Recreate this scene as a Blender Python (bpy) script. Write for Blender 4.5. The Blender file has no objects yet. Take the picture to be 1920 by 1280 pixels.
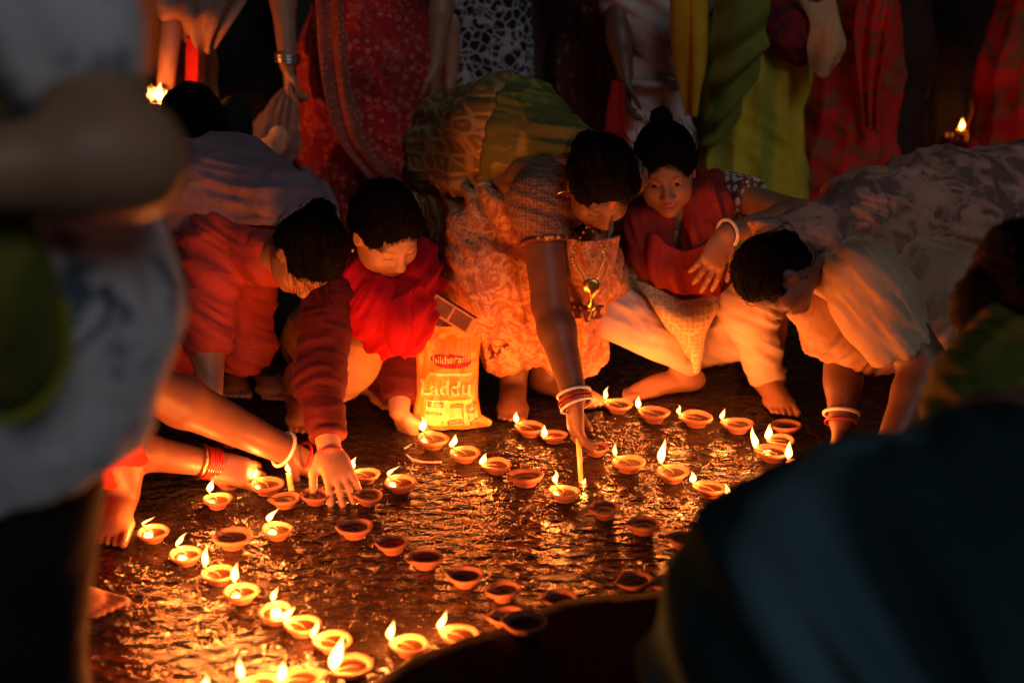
import bpy, math, random
import numpy as np
from mathutils import Vector, Matrix

random.seed(7)
SC = bpy.context.scene
COL = SC.collection

# ------------------------------------------------------------------ camera
CAM_H = 1.30
PITCH = math.radians(18.26)
FPX = 50.0 / 36.0 * 1920.0
cam_d = bpy.data.cameras.new("camera")
cam_d.lens = 50.0
cam_d.sensor_width = 36.0
cam_d.clip_start = 0.05
cam_d.clip_end = 400.0
cam_d.dof.use_dof = True
cam_d.dof.focus_distance = 3.22
cam_d.dof.aperture_fstop = 1.9
cam = bpy.data.objects.new("camera", cam_d)
cam.location = (0, 0, CAM_H)
cam.rotation_euler = (math.pi / 2 - PITCH, 0, 0)
COL.objects.link(cam)
SC.camera = cam

# ------------------------------------------------------------------ night sky, faint cool lamp-glow from above, exposure
world = bpy.data.worlds.new("World")
SC.world = world
world.use_nodes = True
wn = world.node_tree
sky = wn.nodes.new("ShaderNodeTexSky")
sky.sky_type = 'NISHITA'
sky.sun_disc = False
SUN_EL, SUN_AZ = math.radians(38), math.radians(156)
sky.sun_elevation = SUN_EL
sky.sun_rotation = SUN_AZ
bg = wn.nodes["Background"]
bg.inputs["Strength"].default_value = 0.0012
wn.links.new(sky.outputs[0], bg.inputs["Color"])
sun_d = bpy.data.lights.new("sun", 'SUN')
sun_d.energy = 0.29
sun_d.angle = math.radians(25)
sun_d.color = (0.92, 0.95, 1.0)
sun = bpy.data.objects.new("sun", sun_d)
sdir = Vector((math.sin(SUN_AZ) * math.cos(SUN_EL), math.cos(SUN_AZ) * math.cos(SUN_EL), math.sin(SUN_EL)))
sun.rotation_euler = sdir.to_track_quat('Z', 'Y').to_euler()
sun.location = (0, -2, 6)
COL.objects.link(sun)
SC.view_settings.view_transform = 'Standard'
SC.view_settings.look = 'None'
SC.view_settings.exposure = 0.0
SC.view_settings.gamma = 1.0
FLAME_W = 1.4          # watts of one flame's lamp
FLAME_COL = (1.0, 0.215, 0.034)
SC.cycles.use_denoising = True
SC.cycles.max_bounces = 6
SC.cycles.diffuse_bounces = 3
SC.cycles.glossy_bounces = 3
SC.cycles.transparent_max_bounces = 12
SC.cycles.sample_clamp_indirect = 3.0

# ------------------------------------------------------------------ helpers: pixels of the photograph -> metres
def V(*a):
    return np.array(a, dtype=float)

def P(px, py, Y):
    """point at distance Y (metres, along the ground) seen at that place of the photograph"""
    x = (px - 960.0) / FPX
    y = -(py - 640.0) / FPX
    c, s = math.cos(PITCH), math.sin(PITCH)
    d = V(x, c + y * s, -s + y * c)
    return V(0, 0, CAM_H) + d * (Y / d[1])

def G(px, py, z=0.0):
    """point of the ground (height z) at that place of the photograph"""
    x = (px - 960.0) / FPX
    y = -(py - 640.0) / FPX
    c, s = math.cos(PITCH), math.sin(PITCH)
    d = V(x, c + y * s, -s + y * c)
    return V(0, 0, CAM_H) + d * ((z - CAM_H) / d[2])

def nrm(v):
    v = np.asarray(v, float)
    return v / (np.linalg.norm(v) + 1e-12)

# ------------------------------------------------------------------ noise
def vnoise(p, seed=0):
    i = np.floor(p).astype(np.int64)
    f = p - i
    u = f * f * (3 - 2 * f)
    def h(dx, dy, dz):
        n = ((i[:, 0] + dx) * 73856093) ^ ((i[:, 1] + dy) * 19349663) ^ ((i[:, 2] + dz) * 83492791) ^ (seed * 668265263 + 12345)
        n &= 0xffffffff
        n = ((n ^ (n >> 13)) * 1274126177) & 0xffffffff
        n ^= n >> 16
        return (n & 0xffff) / 32767.5 - 1.0
    x, y, z = u[:, 0], u[:, 1], u[:, 2]
    a = h(0, 0, 0) * (1 - x) + h(1, 0, 0) * x
    b = h(0, 1, 0) * (1 - x) + h(1, 1, 0) * x
    c = h(0, 0, 1) * (1 - x) + h(1, 0, 1) * x
    d = h(0, 1, 1) * (1 - x) + h(1, 1, 1) * x
    return (a * (1 - y) + b * y) * (1 - z) + (c * (1 - y) + d * y) * z

def fbm(p, octv=3, seed=0):
    r, a = 0, 1.0
    for o in range(octv):
        r = r + a * vnoise(p * (2.03 ** o), seed + o)
        a *= 0.5
    return r

# ------------------------------------------------------------------ implicit bodies: smooth unions meshed by surface nets
class Field:
    def __init__(s, res=0.006):
        s.res = res
        s.pr = []
        s.cuts = []

    def cap(s, a, b, ra, rb=None, k=0.02, flat=None, sub=False):
        s.pr.append(('c', np.asarray(a, float), np.asarray(b, float), float(ra), float(ra if rb is None else rb), k, flat, sub))
        return s

    def chain(s, pts, rr, k=0.02, flat=None):
        for i in range(len(pts) - 1):
            s.cap(pts[i], pts[i + 1], rr[i], rr[i + 1], k, flat)
        return s

    def ell(s, c, r, R=None, k=0.02, sub=False):
        r = V(r, r, r) if np.isscalar(r) else np.asarray(r, float)
        s.pr.append(('e', np.asarray(c, float), r, np.eye(3) if R is None else np.asarray(R, float), 0, k, None, sub))
        return s

    def cut(s, pt, n):
        s.cuts.append((np.asarray(pt, float), nrm(n)))
        return s

    def box(s, p):
        if p[0] == 'c':
            r = max(p[3], p[4]) * (max(1.0, p[6][1]) if p[6] else 1.0)
            return np.minimum(p[1], p[2]) - r, np.maximum(p[1], p[2]) + r
        e = np.sqrt(((p[3] * p[2]) ** 2).sum(1))
        return p[1] - e, p[1] + e

    def mesh(s, smooth=1):
        bx = [s.box(p) for p in s.pr]
        ad = [b for b, p in zip(bx, s.pr) if not p[7]]
        lo = np.min([b[0] for b in ad], axis=0) - 4 * s.res
        hi = np.max([b[1] for b in ad], axis=0) + 4 * s.res
        n = np.ceil((hi - lo) / s.res).astype(int) + 1
        f = np.full(tuple(n), 1.0, np.float32)
        ax = [(lo[i] + s.res * np.arange(n[i])).astype(np.float32) for i in range(3)]
        for p, b in zip(s.pr, bx):
            k = max(p[5], 1e-4)
            pad = k + 3 * s.res
            i0 = np.clip(np.floor((b[0] - pad - lo) / s.res).astype(int), 0, n)
            i1 = np.clip(np.ceil((b[1] + pad - lo) / s.res).astype(int) + 1, 0, n)
            if np.any(i1 <= i0):
                continue
            sl = tuple(slice(i0[i], i1[i]) for i in range(3))
            X, Y, Z = np.meshgrid(*[ax[i][sl[i]] for i in range(3)], indexing='ij')
            if p[0] == 'c':
                a, b2 = p[1], p[2]
                ab = b2 - a
                L = float(ab @ ab) + 1e-12
                qx, qy, qz = X - a[0], Y - a[1], Z - a[2]
                t = np.clip((qx * ab[0] + qy * ab[1] + qz * ab[2]) / L, 0, 1)
                qx = qx - t * ab[0]; qy = qy - t * ab[1]; qz = qz - t * ab[2]
                if p[6]:
                    nv = nrm(p[6][0]); sc = p[6][1]
                    dd = (qx * nv[0] + qy * nv[1] + qz * nv[2]) * (1 / sc - 1)
                    qx = qx + nv[0] * dd; qy = qy + nv[1] * dd; qz = qz + nv[2] * dd
                d = np.sqrt(qx * qx + qy * qy + qz * qz) - (p[3] + (p[4] - p[3]) * t)
                if p[6]:
                    d = d * min(1.0, p[6][1]) ** 0.5
            else:
                R = p[3]
                qx, qy, qz = X - p[1][0], Y - p[1][1], Z - p[1][2]
                lx = qx * R[0, 0] + qy * R[1, 0] + qz * R[2, 0]
                ly = qx * R[0, 1] + qy * R[1, 1] + qz * R[2, 1]
                lz = qx * R[0, 2] + qy * R[1, 2] + qz * R[2, 2]
                r = p[2]
                k0 = np.sqrt((lx / r[0]) ** 2 + (ly / r[1]) ** 2 + (lz / r[2]) ** 2)
                k1 = np.sqrt((lx / r[0] ** 2) ** 2 + (ly / r[1] ** 2) ** 2 + (lz / r[2] ** 2) ** 2) + 1e-6
                d = k0 * (k0 - 1) / k1
            g = f[sl]
            if p[7]:
                d = -d
                h = np.maximum(k - np.abs(g - d), 0) / k
                f[sl] = np.maximum(g, d) + h * h * k * 0.25
            else:
                h = np.maximum(k - np.abs(g - d), 0) / k
                f[sl] = np.minimum(g, d) - h * h * k * 0.25
        if s.cuts:
            X, Y, Z = np.meshgrid(*ax, indexing='ij', sparse=True)
            for pt, nv in s.cuts:
                f = np.maximum(f, ((X - pt[0]) * nv[0] + (Y - pt[1]) * nv[1] + (Z - pt[2]) * nv[2]).astype(np.float32))
        v, q = nets(f, lo, s.res)
        for _ in range(smooth):
            v = laplace(v, q, 0.5)
        return v, q

def nets(f, lo, res):
    s = f < 0
    s[0] = s[-1] = False; s[:, 0] = s[:, -1] = False; s[:, :, 0] = s[:, :, -1] = False
    cnt = np.zeros(tuple(np.array(f.shape) - 1), np.int8)
    for dx in (0, 1):
        for dy in (0, 1):
            for dz in (0, 1):
                cnt += s[dx:f.shape[0] - 1 + dx, dy:f.shape[1] - 1 + dy, dz:f.shape[2] - 1 + dz]
    act = (cnt > 0) & (cnt < 8)
    I = np.argwhere(act)
    idx = np.full(act.shape, -1, np.int64)
    idx[act] = np.arange(len(I))
    cor = [(0, 0, 0), (1, 0, 0), (0, 1, 0), (1, 1, 0), (0, 0, 1), (1, 0, 1), (0, 1, 1), (1, 1, 1)]
    val = np.stack([f[I[:, 0] + c[0], I[:, 1] + c[1], I[:, 2] + c[2]] for c in cor], 1)
    val = np.clip(val, -2 * res, 2 * res)
    acc = np.zeros((len(I), 3)); num = np.zeros(len(I))
    for a in range(8):
        for b in range(a + 1, 8):
            dd = np.array(cor[b]) - np.array(cor[a])
            if np.abs(dd).sum() != 1:
                continue
            m = (val[:, a] < 0) != (val[:, b] < 0)
            t = val[:, a] / (val[:, a] - val[:, b] + 1e-12)
            acc[m] += np.array(cor[a]) + t[m, None] * dd
            num[m] += 1
    v = lo + res * (I + acc / np.maximum(num, 1)[:, None])
    quads = []
    for axis in range(3):
        s0 = np.take(s, range(0, s.shape[axis] - 1), axis)
        s1 = np.take(s, range(1, s.shape[axis]), axis)
        E = np.argwhere(s0 != s1)
        flip = s0[E[:, 0], E[:, 1], E[:, 2]]
        o1, o2 = [(1, 2), (2, 0), (0, 1)][axis]
        ok = (E[:, o1] > 0) & (E[:, o2] > 0) & (E[:, o1] < s.shape[o1] - 1) & (E[:, o2] < s.shape[o2] - 1)
        E, flip = E[ok], flip[ok]
        e1 = np.zeros(3, int); e1[o1] = 1
        e2 = np.zeros(3, int); e2[o2] = 1
        def g(A):
            return idx[A[:, 0], A[:, 1], A[:, 2]]
        q = np.stack([g(E - e1 - e2), g(E - e2), g(E), g(E - e1)], 1)
        q[~flip] = q[~flip][:, ::-1]
        quads.append(q)
    q = np.concatenate(quads)
    q = q[(q >= 0).all(1)]
    return v, q

def laplace(v, q, a):
    s = np.zeros_like(v); n = np.zeros(len(v))
    for i in range(4):
        j = (i + 1) % 4
        for c in range(3):
            s[:, c] += np.bincount(q[:, i], v[q[:, j], c], len(v)) + np.bincount(q[:, j], v[q[:, i], c], len(v))
        n += np.bincount(q[:, i], minlength=len(v)) + np.bincount(q[:, j], minlength=len(v))
    m = n > 0
    out = v.copy()
    out[m] = v[m] * (1 - a) + a * s[m] / n[m, None]
    return out

def vnormals(v, q):
    n = np.cross(v[q[:, 2]] - v[q[:, 0]], v[q[:, 3]] - v[q[:, 1]])
    out = np.zeros_like(v)
    for i in range(4):
        for c in range(3):
            out[:, c] += np.bincount(q[:, i], n[:, c], len(v))
    return out / (np.linalg.norm(out, axis=1)[:, None] + 1e-12)

# cloth folds, pushed along the normals
def folds(d, wave, amp, warp=1.0, wscale=5.0, seed=0, sharp=True):
    """creases across direction d: ridged noise stretched along the folds, two sizes"""
    d = nrm(d)
    a = nrm(np.cross(d, V(0.21, 0.35, 0.9)))
    b = np.cross(d, a)
    def fn(v, n):
        w = np.stack([fbm(v * wscale, 2, seed + 31), fbm(v * wscale + 7.3, 2, seed + 57)], 1) * warp * 0.35
        def ridge(sc, sd):
            q = np.stack([(v @ d) / wave / sc + w[:, 0], (v @ a) / wave / sc * 0.15 + w[:, 1], (v @ b) / wave / sc * 0.15], 1) * 1.35
            x = vnoise(q, sd)
            return 1 - 2.6 * np.abs(x)
        m = 0.75 + 0.5 * vnoise(v * wscale * 0.8, seed + 9)
        return 1.7 * amp * m * (0.95 * ridge(1.0, seed) + 0.45 * ridge(0.5, seed + 3))
    return fn

def pleats(c, axis_pts, n_p, amp, seed=0, grow=None):
    """folds that run along an axis, n_p around it"""
    a, b = np.asarray(axis_pts[0], float), np.asarray(axis_pts[1], float)
    z = nrm(b - a)
    x = nrm(np.cross(z, V(0.31, 0.9, 0.2)))
    y = np.cross(z, x)
    L = np.linalg.norm(b - a)
    def fn(v, n):
        w = v - a
        t = np.clip(w @ z / L, 0, 1)
        ang = np.arctan2(w @ y, w @ x)
        ph = ang * n_p + 2.2 * fbm(v * 3.2, 2, seed) + 1.0 * np.sin(t * 5 + seed)
        r = 1 - 2 * np.abs(np.sin(ph * 0.5)) ** 0.9
        g = t if grow is None else grow(t)
        return amp * r * (0.25 + 0.75 * g) * (0.65 + 0.5 * vnoise(v * 4, seed + 3))
    return fn

def lumps(amp, scale, seed=0, octv=3):
    return lambda v, n: 0.5 * amp * fbm(v * scale, octv, seed)

# ------------------------------------------------------------------ mesh objects
def mesh_obj(name, v, q, mat, parent=None, origin=None, smooth=True, attrs=None):
    v = np.asarray(v, float)
    if origin is not None:
        v = v - np.asarray(origin)
    me = bpy.data.meshes.new(name)
    if isinstance(q, np.ndarray) and q.ndim == 2:
        nf, ns = q.shape
        me.vertices.add(len(v))
        me.vertices.foreach_set("co", v.astype(np.float32).ravel())
        me.loops.add(nf * ns)
        me.loops.foreach_set("vertex_index", q.astype(np.int32).ravel())
        me.polygons.add(nf)
        me.polygons.foreach_set("loop_start", np.arange(0, nf * ns, ns, dtype=np.int32))
        me.update(calc_edges=True)
    else:
        me.from_pydata([tuple(p) for p in v], [], [tuple(int(i) for i in f) for f in q])
        me.update()
    if smooth:
        me.polygons.foreach_set("use_smooth", np.ones(len(me.polygons), bool))
    for an, av in (attrs or {}).items():
        at = me.attributes.new(an, 'FLOAT', 'POINT')
        at.data.foreach_set("value", np.asarray(av, np.float32))
    me.validate()
    o = bpy.data.objects.new(name, me)
    COL.objects.link(o)
    if mat is not None:
        me.materials.append(mat)
    if parent is not None:
        o.parent = parent
    return o

def tag(o, label=None, cat=None, group=None, kind=None):
    if label: o["label"] = label
    if cat: o["category"] = cat
    if group: o["group"] = group
    if kind: o["kind"] = kind
    return o

def empty(name, loc):
    o = bpy.data.objects.new(name, None)
    o.empty_display_size = 0.05
    o.location = tuple(loc)
    COL.objects.link(o)
    return o

def sheet(ctrl, nu=60, nv=60, fold=None, thick=0.004):
    """cloth sheet through a grid of control points (rows x columns), with thickness"""
    C = np.asarray(ctrl, float)
    def interp(A, n):
        m = A.shape[0]
        t = np.linspace(0, m - 1, n)
        i = np.clip(np.floor(t).astype(int), 0, m - 2)
        u = (t - i).reshape((-1,) + (1,) * (A.ndim - 1))
        def at(j):
            lo = 2 * A[0] - A[1]; hi = 2 * A[-1] - A[-2]
            E = np.concatenate([lo[None], A, hi[None]])
            return E[np.clip(j + 1, 0, m + 1)]
        p0, p1, p2, p3 = at(i - 1), at(i), at(i + 1), at(i + 2)
        return 0.5 * ((2 * p1) + (-p0 + p2) * u + (2 * p0 - 5 * p1 + 4 * p2 - p3) * u ** 2 + (-p0 + 3 * p1 - 3 * p2 + p3) * u ** 3)
    S = interp(C, nu)
    S = np.swapaxes(interp(np.swapaxes(S, 0, 1), nv), 0, 1)
    v = S.reshape(-1, 3)
    ii = np.arange(nu * nv).reshape(nu, nv)
    q = np.stack([ii[:-1, :-1].ravel(), ii[1:, :-1].ravel(), ii[1:, 1:].ravel(), ii[:-1, 1:].ravel()], 1)
    n = vnormals(v, q)
    if fold is not None:
        uu, vv = np.meshgrid(np.linspace(0, 1, nu), np.linspace(0, 1, nv), indexing='ij')
        v = v + n * fold(uu.ravel(), vv.ravel(), v)[:, None]
        n = vnormals(v, q)
    N = len(v)
    v2 = np.concatenate([v + n * thick / 2, v - n * thick / 2])
    rim = np.concatenate([ii[0, :], ii[1:, -1], ii[-1, -2::-1], ii[-2:0:-1, 0]])
    nx = np.roll(rim, -1)
    side = np.stack([rim, rim + N, nx + N, nx], 1)
    q2 = np.concatenate([q, q[:, ::-1] + N, side[:, ::-1]])
    return v2, q2

def lathe(prof, n=32, c=(0, 0, 0), warp=None):
    """closed ring surfaces from (r, z) profile"""
    m = len(prof)
    th = np.linspace(0, 2 * math.pi, n, endpoint=False)
    v = np.array([[r * math.cos(t), r * math.sin(t), z] for (r, z) in prof for t in th])
    if warp is not None:
        v = warp(v)
    v = v + np.asarray(c, float)
    q = []
    for i in range(m - 1):
        for j in range(n):
            k = (j + 1) % n
            q.append((i * n + j, i * n + k, (i + 1) * n + k, (i + 1) * n + j))
    return v, np.array(q)

def tube(pts, rr, n=8, closed=False):
    pts = np.asarray(pts, float)
    m = len(pts)
    rr = np.full(m, rr) if np.isscalar(rr) else np.asarray(rr, float)
    T = np.gradient(pts, axis=0)
    if closed:
        T = np.roll(pts, -1, 0) - np.roll(pts, 1, 0)
    up = nrm(np.cross(nrm(T[0]), V(0.3, 0.2, 0.9)))
    v = []
    for i in range(m):
        t = nrm(T[i])
        up = nrm(up - t * (up @ t))
        s = np.cross(t, up)
        for j in range(n):
            a = 2 * math.pi * j / n
            v.append(pts[i] + rr[i] * (math.cos(a) * up + math.sin(a) * s))
    q = []
    for i in range(m if closed else m - 1):
        i2 = (i + 1) % m
        for j in range(n):
            k = (j + 1) % n
            q.append((i * n + j, i * n + k, i2 * n + k, i2 * n + j))
    v = np.array(v)
    if not closed:
        v = np.concatenate([v, pts[:1], pts[-1:]])
        for j in range(n):
            k = (j + 1) % n
            q.append((m * n, k, j, m * n))
            q.append((m * n + 1, (m - 1) * n + j, (m - 1) * n + k, m * n + 1))
        q = [tuple(dict.fromkeys(f)) for f in q]
        return v, q
    return v, np.array(q)

def ring(c, axis, R, r, n=28, m=8, squash=None):
    axis = nrm(axis)
    x = nrm(np.cross(axis, V(0.23, 0.91, 0.17)))
    y = np.cross(axis, x)
    pts = [np.asarray(c) + R * (math.cos(t) * x + math.sin(t) * y) for t in np.linspace(0, 2 * math.pi, n, endpoint=False)]
    return tube(pts, r, m, closed=True)

def boxmesh(c, R, h):
    """box of half sizes h, turned by R"""
    v = np.array([[sx, sy, sz] for sx in (-1, 1) for sy in (-1, 1) for sz in (-1, 1)], float) * np.asarray(h)
    v = v @ np.asarray(R).T + np.asarray(c)
    f = [(0, 1, 3, 2), (4, 6, 7, 5), (0, 4, 5, 1), (2, 3, 7, 6), (0, 2, 6, 4), (1, 5, 7, 3)]
    return v, f

def joinm(*ms):
    vs, fs, o = [], [], 0
    for v, f in ms:
        vs.append(np.asarray(v)); fs += [tuple(int(i) + o for i in ff) for ff in f]
        o += len(v)
    return np.concatenate(vs), fs

# ------------------------------------------------------------------ materials
def new_mat(name):
    m = bpy.data.materials.new(name)
    m.use_nodes = True
    return m, m.node_tree, m.node_tree.nodes["Principled BSDF"]

def nd(t, typ, **kw):
    n = t.nodes.new(typ)
    for k, val in kw.items():
        if k in n.inputs.keys() if isinstance(k, str) else False:
            n.inputs[k].default_value = val
        else:
            setattr(n, k, val)
    return n

def ramp(t, fac, stops):
    r = t.nodes.new("ShaderNodeValToRGB")
    e = r.color_ramp.elements
    while len(e) < len(stops):
        e.new(0.5)
    for el, (p, c) in zip(e, stops):
        el.position = p
        el.color = (c[0], c[1], c[2], 1) if not np.isscalar(c) else (c, c, c, 1)
    t.links.new(fac, r.inputs[0])
    return r.outputs[0]

def mixc(t, fac, a, b, mode='MIX'):
    m = t.nodes.new("ShaderNodeMix")
    m.data_type = 'RGBA'
    m.blend_type = mode
    for sock, val in ((0, fac), (6, a), (7, b)):
        if hasattr(val, "is_linked") or isinstance(val, bpy.types.NodeSocket):
            t.links.new(val, m.inputs[sock])
        else:
            m.inputs[sock].default_value = val if np.isscalar(val) else (val[0], val[1], val[2], 1)
    return m.outputs[2]

def coords(t, scale=(1, 1, 1), rot=(0, 0, 0)):
    c = t.nodes.new("ShaderNodeTexCoord")
    mp = t.nodes.new("ShaderNodeMapping")
    mp.inputs["Scale"].default_value = scale
    mp.inputs["Rotation"].default_value = rot
    t.links.new(c.outputs["Object"], mp.inputs[0])
    return mp.outputs[0]

def noise(t, vec, scale, detail=3, rough=0.55, dist=0.0):
    n = t.nodes.new("ShaderNodeTexNoise")
    n.inputs["Scale"].default_value = scale
    n.inputs["Detail"].default_value = detail
    n.inputs["Roughness"].default_value = rough
    n.inputs["Distortion"].default_value = dist
    t.links.new(vec, n.inputs["Vector"])
    return n.outputs["Fac"]

def voro(t, vec, scale, feature='F1', metric='EUCLIDEAN', rnd=1.0, out="Distance"):
    n = t.nodes.new("ShaderNodeTexVoronoi")
    n.feature = feature
    if feature in ('F1', 'F2', 'SMOOTH_F1'):
        n.distance = metric
    n.inputs["Scale"].default_value = scale
    n.inputs["Randomness"].default_value = rnd
    t.links.new(vec, n.inputs["Vector"])
    return n.outputs[out]

def bump(t, b, h, strength, dist):
    n = t.nodes.new("ShaderNodeBump")
    n.inputs["Strength"].default_value = strength
    n.inputs["Distance"].default_value = dist
    t.links.new(h, n.inputs["Height"])
    t.links.new(n.outputs[0], b.inputs["Normal"])
    return n

def mat_skin(name, col):
    m, t, b = new_mat(name)
    v = coords(t)
    n1 = noise(t, v, 14, 4)
    c = ramp(t, n1, [(0.3, [x * 0.82 for x in col]), (0.7, [min(1, x * 1.12) for x in col])])
    for an, cc in (("lip", (0.30, 0.07, 0.06)), ("brow", (0.012, 0.008, 0.006)), ("mark", (0.55, 0.02, 0.02))):
        a = t.nodes.new("ShaderNodeAttribute")
        a.attribute_name = an
        c = mixc(t, a.outputs["Fac"], c, cc)
    t.links.new(c, b.inputs["Base Color"])
    b.inputs["Roughness"].default_value = 0.48
    b.inputs["Subsurface Weight"].default_value = 0.12
    b.inputs["Subsurface Radius"].default_value = (0.012, 0.004, 0.002)
    b.inputs["Subsurface Scale"].default_value = 1.0
    bump(t, b, noise(t, v, 320, 2), 0.12, 0.001)
    return m

def mat_hair(name="black hair", col=(0.0035, 0.003, 0.003)):
    m, t, b = new_mat(name)
    v = coords(t, (60, 60, 260), (0.5, 0.3, 0))
    n = noise(t, v, 3.0, 3, 0.6, 0.6)
    c = ramp(t, n, [(0.35, col), (0.8, (0.010, 0.007, 0.005))])
    t.links.new(c, b.inputs["Base Color"])
    b.inputs["Roughness"].default_value = 0.5
    b.inputs["Specular IOR Level"].default_value = 0.08
    bump(t, b, n, 1.0, 0.008)
    return m

def mat_cloth(name, col, col2=None, pattern='plain', scale=30.0, rough=0.85, sheen=0.15, rot=(0, 0, 0), weave=900, thr=0.3, col3=None, trans=0.0):
    m, t, b = new_mat(name)
    v = coords(t, (1, 1, 1), rot)
    base = ramp(t, noise(t, v, 9, 4), [(0.3, [x * 0.8 for x in col]), (0.7, [min(1, x * 1.12) for x in col])])
    if pattern == 'motif':          # small separate blobs with an outline
        vn = nd(t, "ShaderNodeMapping"); vn.inputs["Scale"].default_value = (1, 1, 0.62)
        t.links.new(v, vn.inputs[0])
        d = voro(t, vn.outputs[0], scale, rnd=0.45)
        base = mixc(t, ramp(t, d, [(thr, 1.0), (thr + 0.05, 0.0)]), base, col2)
        if col3 is not None:
            base = mixc(t, ramp(t, d, [(thr * 0.45, 1.0), (thr * 0.45 + 0.05, 0.0)]), base, col3)
    elif pattern == 'floral':       # big irregular printed patches
        wv = noise(t, v, scale * 0.5, 3, 0.6, 1.6)
        base = mixc(t, ramp(t, wv, [(thr + 0.18, 0.0), (thr + 0.24, 1.0)]), base, col2)
        d = voro(t, v, scale, 'DISTANCE_TO_EDGE')
        if col3 is not None:
            base = mixc(t, ramp(t, d, [(0.03, 1.0), (0.09, 0.0)]), base, col3)
    elif pattern == 'paisley':      # curling leaf print
        w = noise(t, v, scale, 3, 0.5, 2.2)
        base = mixc(t, ramp(t, w, [(0.50, 0.0), (0.54, 0.8), (0.60, 0.8), (0.63, 0.0)]), base, col2)
        base = mixc(t, ramp(t, w, [(0.38, 0.6), (0.42, 0.0)]), base, [x * 0.5 for x in col])
    elif pattern == 'brocade':      # tight raised net of threads
        d = voro(t, v, scale, 'F1', 'CHEBYCHEV', 0.25)
        base = mixc(t, ramp(t, d, [(thr, 0.0), (thr + 0.10, 1.0)]), base, col2)
    elif pattern == 'tie':          # small dyed rings and vines
        d = voro(t, v, scale, rnd=0.6)
        rg = ramp(t, d, [(0.12, 0.0), (0.18, 1.0), (0.26, 1.0), (0.32, 0.0)])
        base = mixc(t, rg, base, col2)
        w = noise(t, v, scale * 0.22, 4, 0.55, 2.0)
        vine = ramp(t, w, [(0.485, 0.0), (0.50, 1.0), (0.515, 0.0)])
        base = mixc(t, vine, base, col2)
    elif pattern == 'leaf':         # slanting leaf shapes
        vn = nd(t, "ShaderNodeMapping"); vn.inputs["Scale"].default_value = (0.5, 0.5, 1.25); vn.inputs["Rotation"].default_value = (0.2, 0.55, 0)
        t.links.new(v, vn.inputs[0])
        d = voro(t, vn.outputs[0], scale, 'DISTANCE_TO_EDGE', rnd=0.7)
        w = noise(t, v, scale * 0.8, 3)
        line = mixc(t, w, col2, [x * 0.6 for x in col2])
        base = mixc(t, ramp(t, d, [(0.02, 0.95), (0.07, 0.8), (0.14, 0.0)]), base, line)
        base = mixc(t, ramp(t, d, [(0.26, 0.0), (0.40, 0.55)]), base, col2)
    elif pattern == 'smudge':       # soft ink blots
        w = noise(t, v, scale, 4, 0.6, 0.8)
        base = mixc(t, ramp(t, w, [(thr + 0.08, 1.0), (thr + 0.2, 0.0)]), base, col2)
    elif pattern == 'stripe':
        w = t.nodes.new("ShaderNodeTexWave")
        w.inputs["Scale"].default_value = scale
        w.inputs["Distortion"].default_value = 3.0
        w.inputs["Detail"].default_value = 2
        w.inputs["Detail Scale"].default_value = 0.6
        t.links.new(v, w.inputs["Vector"])
        base = mixc(t, ramp(t, w.outputs["Fac"], [(0.55, 0.0), (0.95, 1.0)]), base, col2)
    t.links.new(base, b.inputs["Base Color"])
    b.inputs["Roughness"].default_value = rough
    b.inputs["Sheen Weight"].default_value = sheen
    b.inputs["Sheen Roughness"].default_value = 0.4
    b.inputs["Sheen Tint"].default_value = (min(1, col[0] * 1.5 + .1), min(1, col[1] * 1.5 + .1), min(1, col[2] * 1.5 + .1), 1)
    b.inputs["Specular IOR Level"].default_value = 0.3
    h = noise(t, v, weave, 2)
    h2 = noise(t, v, 38, 4, 0.6, 0.4)
    a = t.nodes.new("ShaderNodeMath"); a.operation = 'MULTIPLY_ADD'
    a.inputs[1].default_value = 0.12
    t.links.new(h, a.inputs[0]); t.links.new(h2, a.inputs[2])
    bump(t, b, a.outputs[0], 0.5, 0.006)
    if trans > 0:
        b.inputs["Transmission Weight"].default_value = 0.0
        tr = t.nodes.new("ShaderNodeBsdfTranslucent")
        t.links.new(base, tr.inputs["Color"])
        mx = t.nodes.new("ShaderNodeMixShader")
        mx.inputs[0].default_value = trans
        out = t.nodes["Material Output"]
        t.links.new(b.outputs[0], mx.inputs[1]); t.links.new(tr.outputs[0], mx.inputs[2])
        t.links.new(mx.outputs[0], out.inputs["Surface"])
    return m

def mat_simple(name, col, rough=0.5, metal=0.0, nscale=40, var=0.25, bmp=0.0, bdist=0.002, coat=0.0):
    m, t, b = new_mat(name)
    v = coords(t)
    n = noise(t, v, nscale, 4)
    c = ramp(t, n, [(0.3, [x * (1 - var) for x in col]), (0.7, [min(1, x * (1 + var)) for x in col])])
    t.links.new(c, b.inputs["Base Color"])
    b.inputs["Roughness"].default_value = rough
    b.inputs["Metallic"].default_value = metal
    b.inputs["Coat Weight"].default_value = coat
    if bmp:
        bump(t, b, n, bmp, bdist)
    return m

def mat_flame(name="flame", strength=1.0):
    m = bpy.data.materials.new(name)
    m.use_nodes = True
    t = m.node_tree
    for n in list(t.nodes):
        t.nodes.remove(n)
    out = t.nodes.new("ShaderNodeOutputMaterial")
    em = t.nodes.new("ShaderNodeEmission")
    em.inputs["Color"].default_value = (1.0, 0.36, 0.07, 1)
    em.inputs["Strength"].default_value = 1500.0 * strength
    t.links.new(em.outputs[0], out.inputs["Volume"])
    return m

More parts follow.
